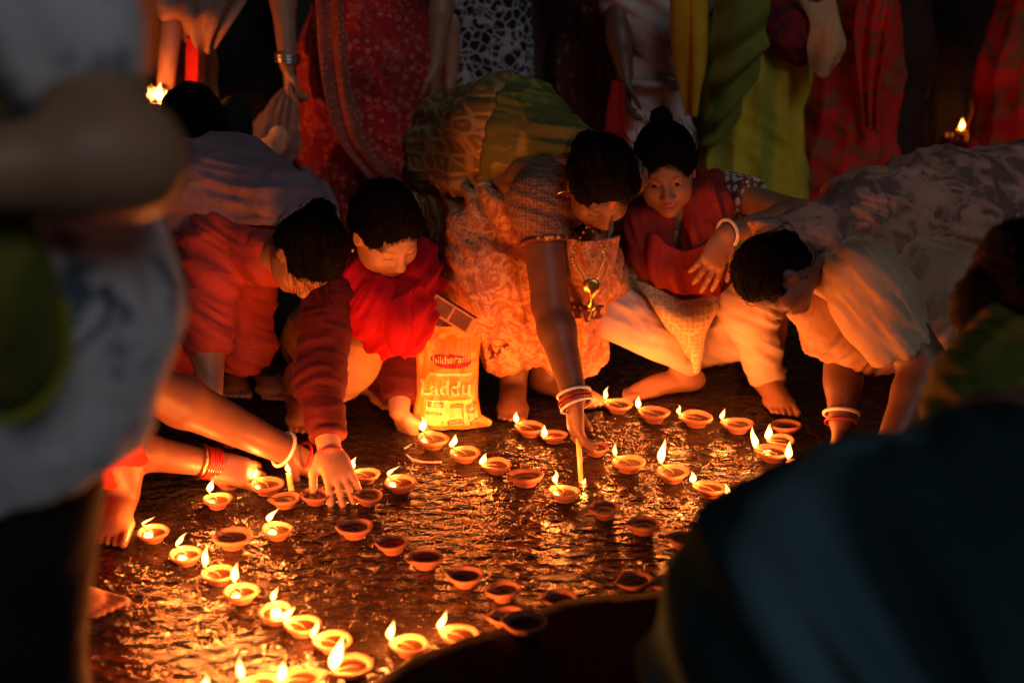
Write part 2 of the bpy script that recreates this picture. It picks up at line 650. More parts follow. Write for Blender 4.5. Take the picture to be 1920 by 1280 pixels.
M = {}
M['skin'] = mat_skin("brown skin", (0.36, 0.185, 0.105))
M['skin_dark'] = mat_skin("dark brown skin", (0.155, 0.072, 0.042))
M['skin_light'] = mat_skin("light brown skin", (0.46, 0.255, 0.15))
M['hair'] = mat_hair()
M['gold'] = mat_simple("gold metal", (0.85, 0.55, 0.18), 0.28, 1.0)
M['silver'] = mat_simple("silver metal", (0.75, 0.75, 0.75), 0.3, 1.0)
M['shell'] = mat_simple("white shell bangle", (0.8, 0.76, 0.7), 0.35)
M['redbangle'] = mat_simple("red glass bangle", (0.35, 0.02, 0.02), 0.2, coat=0.5)
M['clay'] = mat_simple("terracotta", (0.44, 0.17, 0.085), 0.82, nscale=55, var=0.22, bmp=0.35, bdist=0.003)
M['clay_dark'] = mat_simple("darker terracotta", (0.32, 0.115, 0.06), 0.85, nscale=55, var=0.25, bmp=0.35, bdist=0.003)
def clay_variety(m):
    t = m.node_tree
    b = t.nodes["Principled BSDF"]
    src = b.inputs["Base Color"].links[0].from_socket
    oi = t.nodes.new("ShaderNodeObjectInfo")
    c = mixc(t, ramp(t, oi.outputs["Random"], [(0.0, 0.0), (1.0, 0.55)]), src, (0.20, 0.075, 0.045))
    sx = t.nodes.new("ShaderNodeSeparateXYZ")
    tc = t.nodes.new("ShaderNodeTexCoord")
    t.links.new(tc.outputs["Object"], sx.inputs[0])
    a = t.nodes.new("ShaderNodeMath"); a.operation = 'MULTIPLY_ADD'; a.inputs[1].default_value = 0.012
    t.links.new(noise(t, tc.outputs["Object"], 90, 3), a.inputs[0]); t.links.new(sx.outputs[0], a.inputs[2])
    mr = t.nodes.new("ShaderNodeMapRange")
    mr.inputs["From Min"].default_value = 0.042; mr.inputs["From Max"].default_value = 0.054
    mr.inputs["To Max"].default_value = 0.85
    t.links.new(a.outputs[0], mr.inputs["Value"])
    c = mixc(t, mr.outputs[0], c, (0.012, 0.009, 0.008))
    t.links.new(c, b.inputs["Base Color"])
clay_variety(M['clay']); clay_variety(M['clay_dark'])
M['oil'] = mat_simple("dark lamp oil", (0.035, 0.014, 0.006), 0.22)
M['wick'] = mat_simple("cotton wick", (0.75, 0.70, 0.6), 0.95, nscale=300)
M['wick_burnt'] = mat_simple("burnt wick end", (0.02, 0.015, 0.012), 0.95)
M['wick_oily'] = mat_simple('oil-soaked wick', (0.30, 0.19, 0.09), 0.6, nscale=300)
M['flame'] = mat_flame()

# ================================================================== SETTING
def mat_ground():
    m, t, b = new_mat("wet pavement")
    v = coords(t, (0.72, 1.0, 1.0))
    big = noise(t, v, 2.6, 5, 0.62, 0.6)
    mid = noise(t, v, 7, 4, 0.6, 0.6)
    fine = noise(t, v, 44, 3, 0.55, 0.9)
    grit = noise(t, v, 190, 3, 0.6)
    pebb = voro(t, v, 30, 'F1')
    c = ramp(t, mid, [(0.3, (0.005, 0.004, 0.003)), (0.55, (0.014, 0.011, 0.009)), (0.8, (0.040, 0.032, 0.025))])
    c = mixc(t, ramp(t, grit, [(0.45, 0.0), (0.75, 0.5)]), c, (0.055, 0.045, 0.035))
    t.links.new(c, b.inputs["Base Color"])
    r = ramp(t, big, [(0.46, 0.03), (0.57, 0.10), (0.69, 0.38)])
    rr = t.nodes.new("ShaderNodeMath"); rr.operation = 'MULTIPLY_ADD'
    t.links.new(fine, rr.inputs[0]); rr.inputs[1].default_value = 0.07
    t.links.new(r, rr.inputs[2])
    t.links.new(rr.outputs[0], b.inputs["Roughness"])
    b.inputs["Specular IOR Level"].default_value = 0.36
    h = t.nodes.new("ShaderNodeMath"); h.operation = 'MULTIPLY_ADD'
    t.links.new(pebb, h.inputs[0]); h.inputs[1].default_value = 0.8
    t.links.new(fine, h.inputs[2])
    for n_ in t.nodes:
        if n_.type == 'TEX_NOISE': n_.noise_dimensions = '2D'
        if n_.type == 'TEX_VORONOI': n_.voronoi_dimensions = '2D'
    amp = ramp(t, big, [(0.44, 1.0), (0.68, 0.28)])
    h2 = t.nodes.new("ShaderNodeMath"); h2.operation = 'MULTIPLY_ADD'
    t.links.new(grit, h2.inputs[0]); h2.inputs[1].default_value = 0.05
    t.links.new(h.outputs[0], h2.inputs[2])
    bn = bump(t, b, h2.outputs[0], 0.8, 0.014)
    t.links.new(amp, bn.inputs["Strength"])
    return m

M['ground'] = mat_ground()
N = 2
gv = np.array([[-60, -20, 0], [60, -20, 0], [60, 120, 0], [-60, 120, 0]], float)
o = mesh_obj("ground", gv, np.array([[0, 1, 2, 3]]), M['ground'], smooth=False)
tag(o, "wet rough pavement glittering in the lamp light", None, None, "structure")

# low near-black slab, added to stand in for the shadow before the lamp rows
def build_shade_slab():
    edge = [(640, 1330), (700, 1282), (770, 1232), (850, 1204), (915, 1180), (1000, 1138), (1060, 1122), (1150, 1112), (1260, 1100), (1420, 1080), (1640, 1060)]
    e = [G(x, y, 0.064)[:2] for x, y in edge]
    pts = []
    for i in range(len(e) - 1):
        for s in np.linspace(0, 1, 14, endpoint=False):
            pts.append(e[i] * (1 - s) + e[i + 1] * s)
    pts = np.array(pts + [e[-1]])
    d = np.gradient(pts, axis=0)
    nr = np.stack([-d[:, 1], d[:, 0]], 1); nr /= np.linalg.norm(nr, axis=1)[:, None]
    j = fbm(np.column_stack([pts * 9, np.zeros(len(pts))]), 3, 5) * 0.008
    pts = pts + nr * j[:, None]
    rows = []
    for off, z in ((0.0, -0.02), (-0.0005, 0.055), (-0.002, 0.0615), (-0.006, 0.0645), (-0.04, 0.065), (-0.10, 0.064), (-0.25, 0.064), (-0.6, 0.064), (-1.6, 0.064)):
        p = pts.copy() if off > -0.3 else pts * 1
        if off <= -0.25:
            p = p + np.stack([np.zeros(len(p)), np.full(len(p), off)], 1)
        else:
            p = p + nr * off
        zz = z + 0.003 * fbm(np.column_stack([p * 6, np.zeros(len(p))]), 3, 8) * (z > 0.02)
        rows.append(np.column_stack([p, zz]))
    A = np.array(rows)
    v = A.reshape(-1, 3)
    ii = np.arange(len(v)).reshape(A.shape[:2])
    q = np.stack([ii[:-1, :-1].ravel(), ii[:-1, 1:].ravel(), ii[1:, 1:].ravel(), ii[1:, :-1].ravel()], 1)[:, ::-1]
    M['shade_slab'] = mat_simple("painted shade black", (0.006, 0.005, 0.0045), 0.7, nscale=30, var=0.5, bmp=0.5, bdist=0.006)  # near-black colour puts the shade into the slab itself
    M['shade_slab'].node_tree.nodes['Principled BSDF'].inputs['Specular IOR Level'].default_value = 0.08
    o = mesh_obj("shade_slab", v, q, M['shade_slab'])
    tag(o, "low near-black slab standing in for shadow at the near end of the lamp rows", None, None, "structure")
build_shade_slab()

# ================================================================== CLAY LAMPS
def bowl_mesh(var):
    rs = random.Random(var)
    prof = [(0.0, 0.0), (0.021, 0.0), (0.0235, 0.002), (0.0245, 0.007), (0.0285, 0.012), (0.0345, 0.0185), (0.0382, 0.0215),
            (0.0375, 0.0228), (0.0398, 0.0245), (0.0412, 0.0275), (0.0402, 0.0302), (0.0375, 0.0312), (0.0348, 0.0300), (0.0325, 0.0265), (0.0270, 0.0200), (0.0150, 0.0150), (0.0, 0.0140)]
    def warp(v):
        th = np.arctan2(v[:, 1], v[:, 0])
        hz = np.clip(v[:, 2] / 0.03, 0, 1)
        spout = np.exp(-(th / 0.33) ** 2) * hz ** 1.5
        r = 1 + 0.17 * spout
        wob = 1 + 0.04 * np.sin(2 * th + var) + 0.015 * np.sin(3 * th + 2 * var) + 0.01 * np.sin(7 * th + var * 3)
        v = v.copy()
        v[:, 0] *= r * wob; v[:, 1] *= wob * (1 - 0.03 * spout)
        v[:, 2] -= 0.0035 * np.exp(-(th / 0.22) ** 2) * hz
        v[:, 2] += 0.0012 * np.sin(th * 2 + var * 1.7) * hz
        return v
    return lathe(prof, 36, (0, 0, 0), warp)

BOWLS = [bowl_mesh(i) for i in range(7)]
def oil_mesh():
    return lathe([(0.0295, 0.0228), (0.02, 0.0226), (0.0, 0.0226)], 28)

def flame_mesh(h, lean, w=1.0, seed=0):
    """teardrop bent by the draught: lean = (dx, dy) at the tip"""
    rs = random.Random(seed)
    rs_w = rs.random()
    ts = [0.0, 0.05, 0.13, 0.23, 0.34, 0.46, 0.58, 0.70, 0.80, 0.89, 0.95, 1.0]
    rr = [0.0, 0.34, 0.68, 0.94, 1.0, 0.88, 0.68, 0.46, 0.29, 0.16, 0.08, 0.0]
    R = 0.0074 * w * (h / 0.036) ** 0.5
    n = 12
    v = []
    for t, r in zip(ts, rr):
        cx = lean[0] * t ** 1.5 + (0.0008 + 0.0016 * rs_w) * math.sin(t * (5 + 3 * rs_w) + seed)
        cy = lean[1] * t ** 1.5
        for j in range(n):
            a = 2 * math.pi * j / n
            v.append((cx + R * r * math.cos(a), cy + R * r * math.sin(a), h * t))
    q = []
    for i in range(len(ts) - 1):
        for j in range(n):
            k = (j + 1) % n
            q.append((i * n + j, i * n + k, (i + 1) * n + k, (i + 1) * n + j))
    return np.array(v), np.array(q)

bowl_data = []
for i, (v, q) in enumerate(BOWLS):
    o = mesh_obj("bowl", v, q, M['clay'] if i not in (2, 5) else M['clay_dark'])
    bowl_data.append(o.data)
    bpy.data.objects.remove(o)
ov, oq = oil_mesh()
o = mesh_obj("oil", ov, oq, M['oil'])
oil_data = o.data
bpy.data.objects.remove(o)

def add_flame(parent, loc, h, lean, seed=0, power=1.0, w=1.0, name="flame"):
    v, q = flame_mesh(h, lean, w, seed)
    f = mesh_obj(name, v, q, M['flame'], parent)
    f.location = tuple(loc)
    ld = bpy.data.lights.new("flame_light", 'POINT')
    ld.energy = FLAME_W * power * (h / 0.036)
    ld.color = FLAME_COL
    ld.shadow_soft_size = 0.007
    lo = bpy.data.objects.new("flame_light", ld)
    COL.objects.link(lo)
    lo.parent = parent
    lo.location = (loc[0] + lean[0] * 0.3, loc[1] + lean[1] * 0.3, loc[2] + h * 0.42)
    return f

GROUP_LIT = "lit clay lamps set out on the wet pavement"
GROUP_UN = "unlit clay lamps set out on the wet pavement"
def clay_lamp(i, px, py, w, flame, label, z0=0.0, ang=None):
    """px, py, w: rim centre and rim width in the photograph; flame = (px, py of the base, height px, lean px) or None"""
    c = G(px, py, 0.029 + z0)
    ax = math.cos(PITCH) * c[1] + math.sin(PITCH) * (CAM_H - c[2])
    s = (w * ax / FPX) / 0.0825
    s = min(max(s, 0.82), 1.15)
    root = empty("clay_lamp", (c[0], c[1], z0))
    root.scale = (s * 0.96, s * 0.96, s * 0.88)
    if flame:
        fb = G(flame[0], flame[1], 0.034 + z0)
        a = math.atan2(fb[1] - c[1], fb[0] - c[0])
    else:
        a = ang if ang is not None else math.pi + random.uniform(-0.5, 0.5)
    b = bpy.data.objects.new("bowl", bowl_data[(i * 5 + i // 7) % 7]); COL.objects.link(b); b.parent = root
    b.rotation_euler = (random.uniform(-0.05, 0.05), random.uniform(-0.05, 0.05), a)
    ol = bpy.data.objects.new("oil", oil_data); COL.objects.link(ol); ol.parent = b
    dv = V(math.cos(a), math.sin(a), 0)
    sd = V(-dv[1], dv[0], 0)
    tip = 0.047
    pts = [dv * (-0.012) + sd * 0.008 + V(0, 0, 0.0235), dv * 0.008 - sd * 0.004 + V(0, 0, 0.0245), dv * 0.026 + V(0, 0, 0.0285), dv * 0.040 + V(0, 0, 0.0325), dv * tip + V(0, 0, 0.0345)]
    wv, wq = tube(pts, [0.0011, 0.0013, 0.0015, 0.0016, 0.0013], 6)
    wk = mesh_obj("wick", wv, wq, M['wick_oily'] if flame else M['wick_burnt'], root)
    if flame:
        h = (1.2 if py < 980 else 1.4) * flame[2] * ax / FPX / s
        lean = flame[3] * ax / FPX / s
        pw = float(np.interp(py, [750, 850, 950, 1100, 1250], [0.55, 0.7, 1.0, 1.9, 2.4])) * 0.036 / h   # the near lamps burn higher
        add_flame(wk, dv * (tip - 0.002) + V(0, 0, 0.0335), h * random.uniform(0.9, 1.15), (lean, -0.1 * lean), i, pw, random.uniform(0.75, 1.3))
    tag(root, label, "oil lamp", GROUP_LIT if flame else GROUP_UN)
    return root

LAMPS = [
    # px, py, w, flame(px, py base, h, lean), label
    (1160, 752, 56, (1142, 745, 24, 6), "lit clay lamp at the far end beside the bending woman's hanging hem"),
    (1227, 769, 62, (1216, 764, 26, 2), "lit clay lamp just in front of the squatting girl's sideways bare foot"),
    (1306, 777, 62, (1275, 774, 22, -2), "lit clay lamp between the sideways bare foot and the planted bare foot"),
    (1385, 789, 60, (1372, 784, 24, 4), "lit clay lamp just left of the girl's planted bare foot"),
    (1476, 792, 60, None, "unlit clay lamp touching the girl's planted bare foot, back one of a cluster"),
    (1465, 817, 54, (1443, 816, 34, 4), "small lit clay lamp in the middle of the right cluster"),
    (1449, 841, 64, (1419, 836, 46, -8), "lit clay lamp with tall thin flame at front of the right cluster"),
    (1502, 868, 60, (1481, 856, 36, 2), "lit clay lamp half hidden by the dark blue back, right of the cluster"),
    (1180, 861, 64, (1157, 850, 26, 0), "lit clay lamp right of the hand with the burning stick"),
    (1263, 879, 66, (1239, 864, 50, 6), "lit clay lamp with the tallest straight flame in the right row"),
    (1332, 907, 62, (1296, 898, 24, -4), "lit clay lamp with dark front wall next to the dark blue back"),
    (1390, 936, 62, (1365, 922, 24, -6), "lit clay lamp mostly hidden behind the dark blue back, flame showing"),
    (1117, 831, 54, None, "unlit clay lamp right behind the hand holding the burning stick"),
    (1039, 808, 48, (1030, 808, 24, 1), "small lit clay lamp left of the hand with the burning stick"),
    (995, 795, 58, (981, 789, 24, 1), "lit clay lamp in front of the bending woman's bare toes"),
    (1058, 915, 62, (1040, 898, 24, 0), "lit clay lamp right where the burning stick points"),
    (1135, 946, 64, None, "unlit clay lamp being lit by the burning stick"),
    (1208, 975, 66, None, "dark unlit clay lamp with long shadow, right of centre"),
    (1283, 1002, 66, None, "dark unlit clay lamp beside the edge of the dark blue back"),
    (1192, 1080, 72, None, "unlit clay lamp in deep shade by the shade slab, front right"),
    (1255, 1084, 60, None, "unlit clay lamp nearly hidden by the blue back above the shade slab"),
    (1051, 1112, 54, None, "half hidden unlit clay lamp behind the edge of the shade slab"),
    (812, 817, 62, (798, 806, 32, 0), "lit clay lamp directly in front of the yellow bag"),
    (872, 842, 58, (860, 835, 26, 10), "lit clay lamp just right of and below the yellow bag"),
    (931, 863, 58, (912, 862, 22, 12), "lit clay lamp third in the row leading from the yellow bag"),
    (986, 887, 68, None, "unlit clay lamp ending the row that leads from the yellow bag"),
    (685, 881, 46, (677, 876, 24, 10), "small lit clay lamp just right of the spread fingers"),
    (751, 897, 62, (730, 886, 22, 26), "lit clay lamp with long flame blown right, below the yellow bag"),
    (690, 921, 54, None, "dark unlit clay lamp under the spread fingers"),
    (590, 920, 52, None, "unlit clay lamp left of the spread fingers"),
    (534, 927, 60, None, "unlit clay lamp beneath the stub of a cream candle"),
    (501, 902, 66, (486, 893, 18, 8), "lit clay lamp held by the bangled hand, its wall glowing yellow"),
    (407, 928, 58, (394, 916, 24, 12), "lit clay lamp below the bangled wrist"),
    (520, 984, 62, (503, 970, 26, 24), "lit clay lamp with flame blown right, left of centre"),
    (436, 1000, 74, None, "unlit clay lamp lying between three lit ones at left"),
    (287, 989, 60, (266, 975, 18, 30), "lit clay lamp beside the dark foot at left edge"),
    (211, 958, 44, None, "unlit clay lamp half hidden behind the dark foot at left edge"),
    (349, 1031, 66, (338, 1020, 24, 26), "lit clay lamp second from the dark foot in the left row"),
    (410, 1066, 66, (404, 1060, 40, 10), "lit clay lamp with tall flame third from the dark foot"),
    (452, 1101, 70, (444, 1088, 34, 10), "lit clay lamp fourth from the dark foot in the left row"),
    (517, 1138, 66, (513, 1122, 26, 12), "lit clay lamp fifth from the dark foot in the left row"),
    (566, 1161, 66, (543, 1152, 24, 24), "lit clay lamp sixth from the dark foot with flame blown right"),
    (624, 1191, 70, (586, 1186, 32, 16), "lit clay lamp seventh from the dark foot, behind the biggest flame"),
    (661, 1238, 80, (636, 1243, 56, 24), "lit clay lamp with the biggest flame, at the bottom of the picture"),
    (565, 1261, 76, (537, 1262, 36, 12), "lit clay lamp left of the biggest flame at the bottom"),
    (490, 1272, 76, (456, 1264, 42, 0), "lit clay lamp second left of the biggest flame at the bottom"),
    (425, 1296, 76, (393, 1290, 30, 4), "lit clay lamp cut off by the bottom edge of the picture"),
    (768, 1199, 74, (738, 1190, 36, 8), "lit clay lamp right of the biggest flame, behind the shade slab"),
    (862, 1180, 74, (832, 1172, 38, 16), "lit clay lamp farthest along the shade slab edge"),
    (666, 982, 70, None, "unlit clay lamp first of the empty diagonal row below the spread fingers"),
    (737, 1010, 68, None, "unlit clay lamp second of the empty diagonal row"),
    (797, 1037, 70, None, "unlit clay lamp third of the empty diagonal row"),
    (872, 1070, 72, None, "unlit clay lamp fourth of the empty diagonal row"),
    (946, 1097, 70, None, "unlit clay lamp last of the empty diagonal row, before the shade slab"),
]
for i, L in enumerate(LAMPS):
    clay_lamp(i, *L)
clay_lamp(90, 952, 1147, 74, None, "unlit clay lamp on the shade slab behind another empty one", 0.0)
clay_lamp(93, 985, 1158, 84, None, "biggest unlit clay lamp standing on the shade slab", 0.063, math.pi * 0.95)
# === PEOPLE
# ================================================================== PEOPLE: anatomy
def frame(face, up=(0, 0, 1)):
    f = nrm(face)
    u = np.asarray(up, float)
    u = nrm(u - f * (u @ f))
    r = np.cross(f, u)
    return np.stack([r, f, u], 1)          # columns: right, forward, up

class Person:
    def __init__(s, label, base, group, skin='skin', res=0.005):
        s.base = np.array([base[0], base[1], 0.0])
        s.root = empty("person", s.base)
        tag(s.root, label, "person", group)
        s.skin = M[skin] if isinstance(skin, str) else skin
        s.F = Field(res)
        s.heads = []

    def part(s, name, vq, mat, parent=None, attrs=None, smooth=True, disp=None, label=None):
        v, q = vq
        if disp is not None and isinstance(q, np.ndarray):
            n = vnormals(v, q)
            d = 0
            for fn in (disp if isinstance(disp, (list, tuple)) else [disp]):
                d = d + fn(v, n)
            v = v + n * np.asarray(d)[:, None]
        o = mesh_obj(name, v, q, M[mat] if isinstance(mat, str) else mat, parent or s.root, s.base, smooth, attrs)
        if label: o["label"] = label
        return o

    def body(s, smooth=1):
        v, q = s.F.mesh(smooth)
        at = {k: np.zeros(len(v)) for k in ("lip", "brow", "mark")}
        for c, R, sc, mark in s.heads:
            l = (v - c) @ R / sc
            near = (np.abs(l) < 0.16).all(1)
            lip = np.exp(-((l[:, 0] / 0.021) ** 2 + ((l[:, 2] + 0.061) / 0.0085) ** 2) ** 2) * (l[:, 1] > 0.06)
            ax = np.abs(l[:, 0])
            bz = 0.0245 - 6.0 * (ax - 0.034) ** 2
            br = np.exp(-(((ax - 0.033) / 0.020) ** 4 + ((l[:, 2] - bz) / 0.0030) ** 2)) * (l[:, 1] > 0.03)
            lash = np.exp(-(((ax - 0.032) / 0.015) ** 4 + ((l[:, 2] + 0.0035 - 9 * (ax - 0.032) ** 2 * -1) / 0.0024) ** 2)) * (l[:, 1] > 0.03)
            eh = np.sqrt((l[:, 0] / 0.070) ** 2 + ((l[:, 1] - 0.105) / 0.064) ** 2 + ((l[:, 2] + 0.026) / 0.088) ** 2)
            hz = np.clip((eh - 0.90 + 0.05 * fbm(l * 160, 2, 3)) / 0.10, 0, 1) * (l[:, 2] > 0.012) * (l[:, 1] > -0.02)
            at["brow"] = np.maximum(at["brow"], 0.85 * hz * near)
            at["lip"] = np.maximum(at["lip"], lip * near)
            at["brow"] = np.maximum(at["brow"], np.clip(br * 0.65 + lash * 0.9, 0, 1) * near)
            if mark:
                mk = np.exp(-(((l[:, 0]) / 0.0055) ** 2 + ((l[:, 2] - mark) / 0.02) ** 2) ** 2) * (l[:, 1] > 0.03)
                at["mark"] = np.maximum(at["mark"], mk * near)
        return s.part("body", (v, q), s.skin, attrs=at)

    def head(s, c, face, up=(0, 0, 1), sc=1.0, mark=None, neck_to=None, open_eyes=False):
        F = s.F
        R = frame(face, up)
        c = np.asarray(c, float)
        def L(x, y, z):
            return c + R @ (V(x, y, z) * sc)
        def E(p, r, k=0.02, sub=False, RR=None):
            F.ell(L(*p), V(*r) * sc, R if RR is None else R @ RR, k * sc, sub)
        E((0, -0.008, 0.032), (0.074, 0.092, 0.083))
        E((0, 0.022, -0.026), (0.061, 0.066, 0.074), 0.03)
        E((0, 0.044, -0.078), (0.034, 0.034, 0.026), 0.035)
        E((0, 0.069, -0.092), (0.017, 0.016, 0.014), 0.025)
        for sx in (-1, 1):
            E((sx * 0.037, 0.056, -0.028), (0.026, 0.027, 0.026), 0.028)
            E((sx * 0.044, 0.020, -0.062), (0.016, 0.03, 0.022), 0.03)
            E((sx * 0.031, 0.099, 0.004), (0.018, 0.014, 0.0115), 0.016, True)
            E((sx * 0.030, 0.0745, 0.004), (0.0145, 0.0125, 0.0105), 0.003)
            E((sx * 0.074, -0.004, -0.006), (0.008, 0.019, 0.030), 0.008)
            E((sx * 0.082, 0.002, -0.002), (0.005, 0.009, 0.015), 0.006, True)
            F.cap(L(sx * 0.014, 0.081, 0.025), L(sx * 0.044, 0.070, 0.024), 0.006 * sc, 0.004 * sc, 0.018 * sc)
            E((sx * 0.0115, 0.094, -0.0325), (0.0085, 0.011, 0.0075), 0.008)
            if open_eyes:
                E((sx * 0.030, 0.0885, 0.0022), (0.0140, 0.0085, 0.0042), 0.002, True)
        F.cap(L(0, 0.085, 0.014), L(0, 0.104, -0.028), 0.0065 * sc, 0.0105 * sc, 0.014 * sc)
        E((0, 0.088, -0.0555), (0.021, 0.0085, 0.0062), 0.008)
        E((0, 0.087, -0.0675), (0.0175, 0.009, 0.0070), 0.008)
        F.cap(L(-0.022, 0.0925, -0.0612), L(0.022, 0.0925, -0.0612), 0.0022 * sc, 0.0022 * sc, 0.004 * sc, None, True)
        if neck_to is not None:
            F.cap(L(0, -0.022, -0.045), neck_to, 0.048 * sc, 0.055 * sc, 0.03)
        s.heads.append((c, R, sc, mark))
        s.hL, s.hR, s.hs, s.hc = L, R, sc, c
        return L

    def hair(s, line=0.058, bun=None, bun_r=0.035, extra=None, res=0.006, thick=1.10, back_low=-0.05, seed=1, parting=True, combed=0):
        """cap of hair over the last head; bun in head coordinates"""
        L, R, sc = s.hL, s.hR, s.hs
        F = Field(res)
        F.ell(L(0, -0.014, 0.036), V(0.080, 0.097, 0.089) * sc * thick / 1.06, R)
        F.ell(L(0, -0.050, -0.020), V(0.066, 0.056, 0.070) * sc, R, 0.03)
        for sx in (-1, 1):
            F.ell(L(sx * 0.060, 0.022, 0.030), V(0.024, 0.036, 0.030) * sc, R, 0.02)
        F.ell(L(0, 0.105, line - 0.086), V(0.070, 0.064, 0.088) * sc, R, 0.012, True)
        for sx in (-1, 1):
            F.ell(L(sx * 0.088, 0.016, -0.030), V(0.030, 0.042, 0.052) * sc, R, 0.01, True)
        if parting:
            F.cap(L(0, 0.07, 0.108), L(0, -0.02, 0.131), 0.004 * sc, 0.004 * sc, 0.008, None, True)
        if bun is not None:
            F.ell(L(*bun), V(bun_r, bun_r * 0.9, bun_r) * sc, R, 0.012)
        for (a, b, ra, rb) in (extra or []):
            F.cap(L(*a), L(*b), ra * sc, rb * sc, 0.02)
        def streak(v, n):
            l = (v - s.hc) @ R / sc
            ang = np.arctan2(l[:, 0], l[:, 2] + 0.02)
            ph = np.column_stack([ang * 26, l[:, 1] * 14, l[:, 2] * 8])
            return 0.0040 * fbm(ph, 3, seed) + 0.003 * fbm(v * 30, 2, seed + 4)
        v, q = F.mesh(1)
        n = vnormals(v, q)
        v = v + n * streak(v, n)[:, None]
        o = s.part("hair", (v, q), M['hair'])
        if combed:
            from mathutils.kdtree import KDTree
            kd = KDTree(len(v))
            for i, p in enumerate(v):
                kd.insert(p, i)
            kd.balance()
            n = vnormals(v, q)
            rs = random.Random(seed + 11)
            tgt = L(*(bun if bun is not None else (0, -0.10, -0.04)))
            ms = []
            for k in range(combed):
                i = rs.randrange(len(v))
                p = v[i].copy()
                fly = rs.random() < 0.12
                pts = []
                side = V(rs.gauss(0, 1), rs.gauss(0, 1), rs.gauss(0, 1)) * 0.25
                for j in range(8):
                    _, m, _ = kd.find(p)
                    off = 0.0008 + 0.0012 * rs.random() + (0.0022 * j if fly else 0)
                    pts.append(v[m] + n[m] * off)
                    d = tgt - p
                    d = nrm(d / (np.linalg.norm(d) + 1e-6) + side)
                    d = d - n[m] * (d @ n[m])
                    if np.linalg.norm(tgt - p) < 0.02:
                        d = side
                    p = pts[-1] + nrm(d) * 0.011 * sc
                ms.append(tube(pts, list(np.linspace(0.0010, 0.0005, 8)), 4))
            h = s.part("hair_strands", joinm(*ms), M['hair'], parent=o)
            h["kind"] = "stuff"
        return o

    def strands(s, roots, n=40, length=0.12, drop=(0, 0, -1), seed=3, r=0.0011):
        """loose locks: thin tubes hanging from points"""
        rs = random.Random(seed)
        ms = []
        for i in range(n):
            a, d0 = rs.choice(roots)
            a = np.asarray(a) + V(rs.gauss(0, .012), rs.gauss(0, .012), rs.gauss(0, .010))
            d = nrm(np.asarray(d0) + V(rs.gauss(0, .3), rs.gauss(0, .3), rs.gauss(0, .25)))
            L = length * rs.uniform(0.5, 1.2)
            pts = []
            p = a.copy()
            cv = V(rs.gauss(0, .5), rs.gauss(0, .5), 0)
            for j in range(7):
                pts.append(p.copy())
                d = nrm(d + 0.25 * np.asarray(drop) + 0.15 * cv)
                p = p + d * L / 6
            ms.append(tube(pts, list(np.linspace(r, r * 0.3, 7)), 4))
        return s.part("loose_hair", joinm(*ms), M['hair'])

    def limb(s, pts, rr, k=0.02, F=None):
        (F or s.F).chain([np.asarray(p, float) for p in pts], rr, k)

    def arm(s, sh, el, wr, r=(0.044, 0.038, 0.036, 0.026)):
        sh, el, wr = [np.asarray(p, float) for p in (sh, el, wr)]
        s.F.cap(sh, el, r[0], r[1], 0.02)
        fa = el + (wr - el) * 0.28
        s.F.cap(el, fa, r[1] * 0.98, r[2] * 1.02, 0.015)
        s.F.cap(fa, wr, r[2] * 1.02, r[3], 0.02)

    def hand(s, wrist, fdir, palm, thumb=1, curl=(0.25, 0.25, 0.25, 0.3), spread=0.12, sc=1.0, thumb_in=0.3, F=None):
        """fdir: wrist to fingers, palm: direction the palm faces, thumb: +1/-1 side"""
        F = F or s.F
        f = nrm(fdir)
        n = np.asarray(palm, float); n = nrm(n - f * (n @ f))
        t = np.cross(f, n) * thumb
        w = np.asarray(wrist, float)
        F.ell(w + f * 0.045 * sc, V(0.036, 0.050, 0.0145) * sc, np.stack([t, f, n], 1), 0.015)
        offs = (0.027, 0.009, -0.009, -0.026)
        lens = (0.070, 0.078, 0.072, 0.056)
        tips = []
        for i in range(4):
            kn = w + f * (0.088 - 0.004 * abs(i - 1)) * sc + t * offs[i] * sc
            F.cap(w + f * 0.03 * sc + t * offs[i] * 0.7 * sc, kn, 0.0105 * sc, 0.0100 * sc, 0.012)
            a = spread * (1.2 - i * 0.8)
            d = nrm(f * math.cos(a) + t * math.sin(a))
            p = kn
            r = (0.0090, 0.0082, 0.0076, 0.0062)
            c = curl[i]
            ang = 0
            for j, fr in enumerate((0.45, 0.31, 0.24)):
                ang += c * (0.8, 1.1, 0.8)[j]
                dd = d * math.cos(ang) + n * math.sin(ang)
                p2 = p + dd * lens[i] * fr * sc
                F.cap(p, p2, r[j] * sc, r[j + 1] * sc, 0.004)
                p = p2
            tips.append(p)
        b = w + f * 0.022 * sc + t * 0.026 * sc
        d1 = nrm(f * 0.75 + t * (0.75 - thumb_in) + n * (0.15 + thumb_in))
        p1 = b + d1 * 0.038 * sc
        d2 = nrm(f * 0.95 + t * (0.35 - thumb_in) + n * (0.1 + thumb_in))
        p2 = p1 + d2 * 0.032 * sc
        p3 = p2 + nrm(d2 + n * 0.1) * 0.024 * sc
        F.cap(b, p1, 0.0135 * sc, 0.0105 * sc, 0.012)
        F.cap(p1, p2, 0.0105 * sc, 0.0092 * sc, 0.004)
        F.cap(p2, p3, 0.0092 * sc, 0.0072 * sc, 0.004)
        tips.append(p3)
        return tips

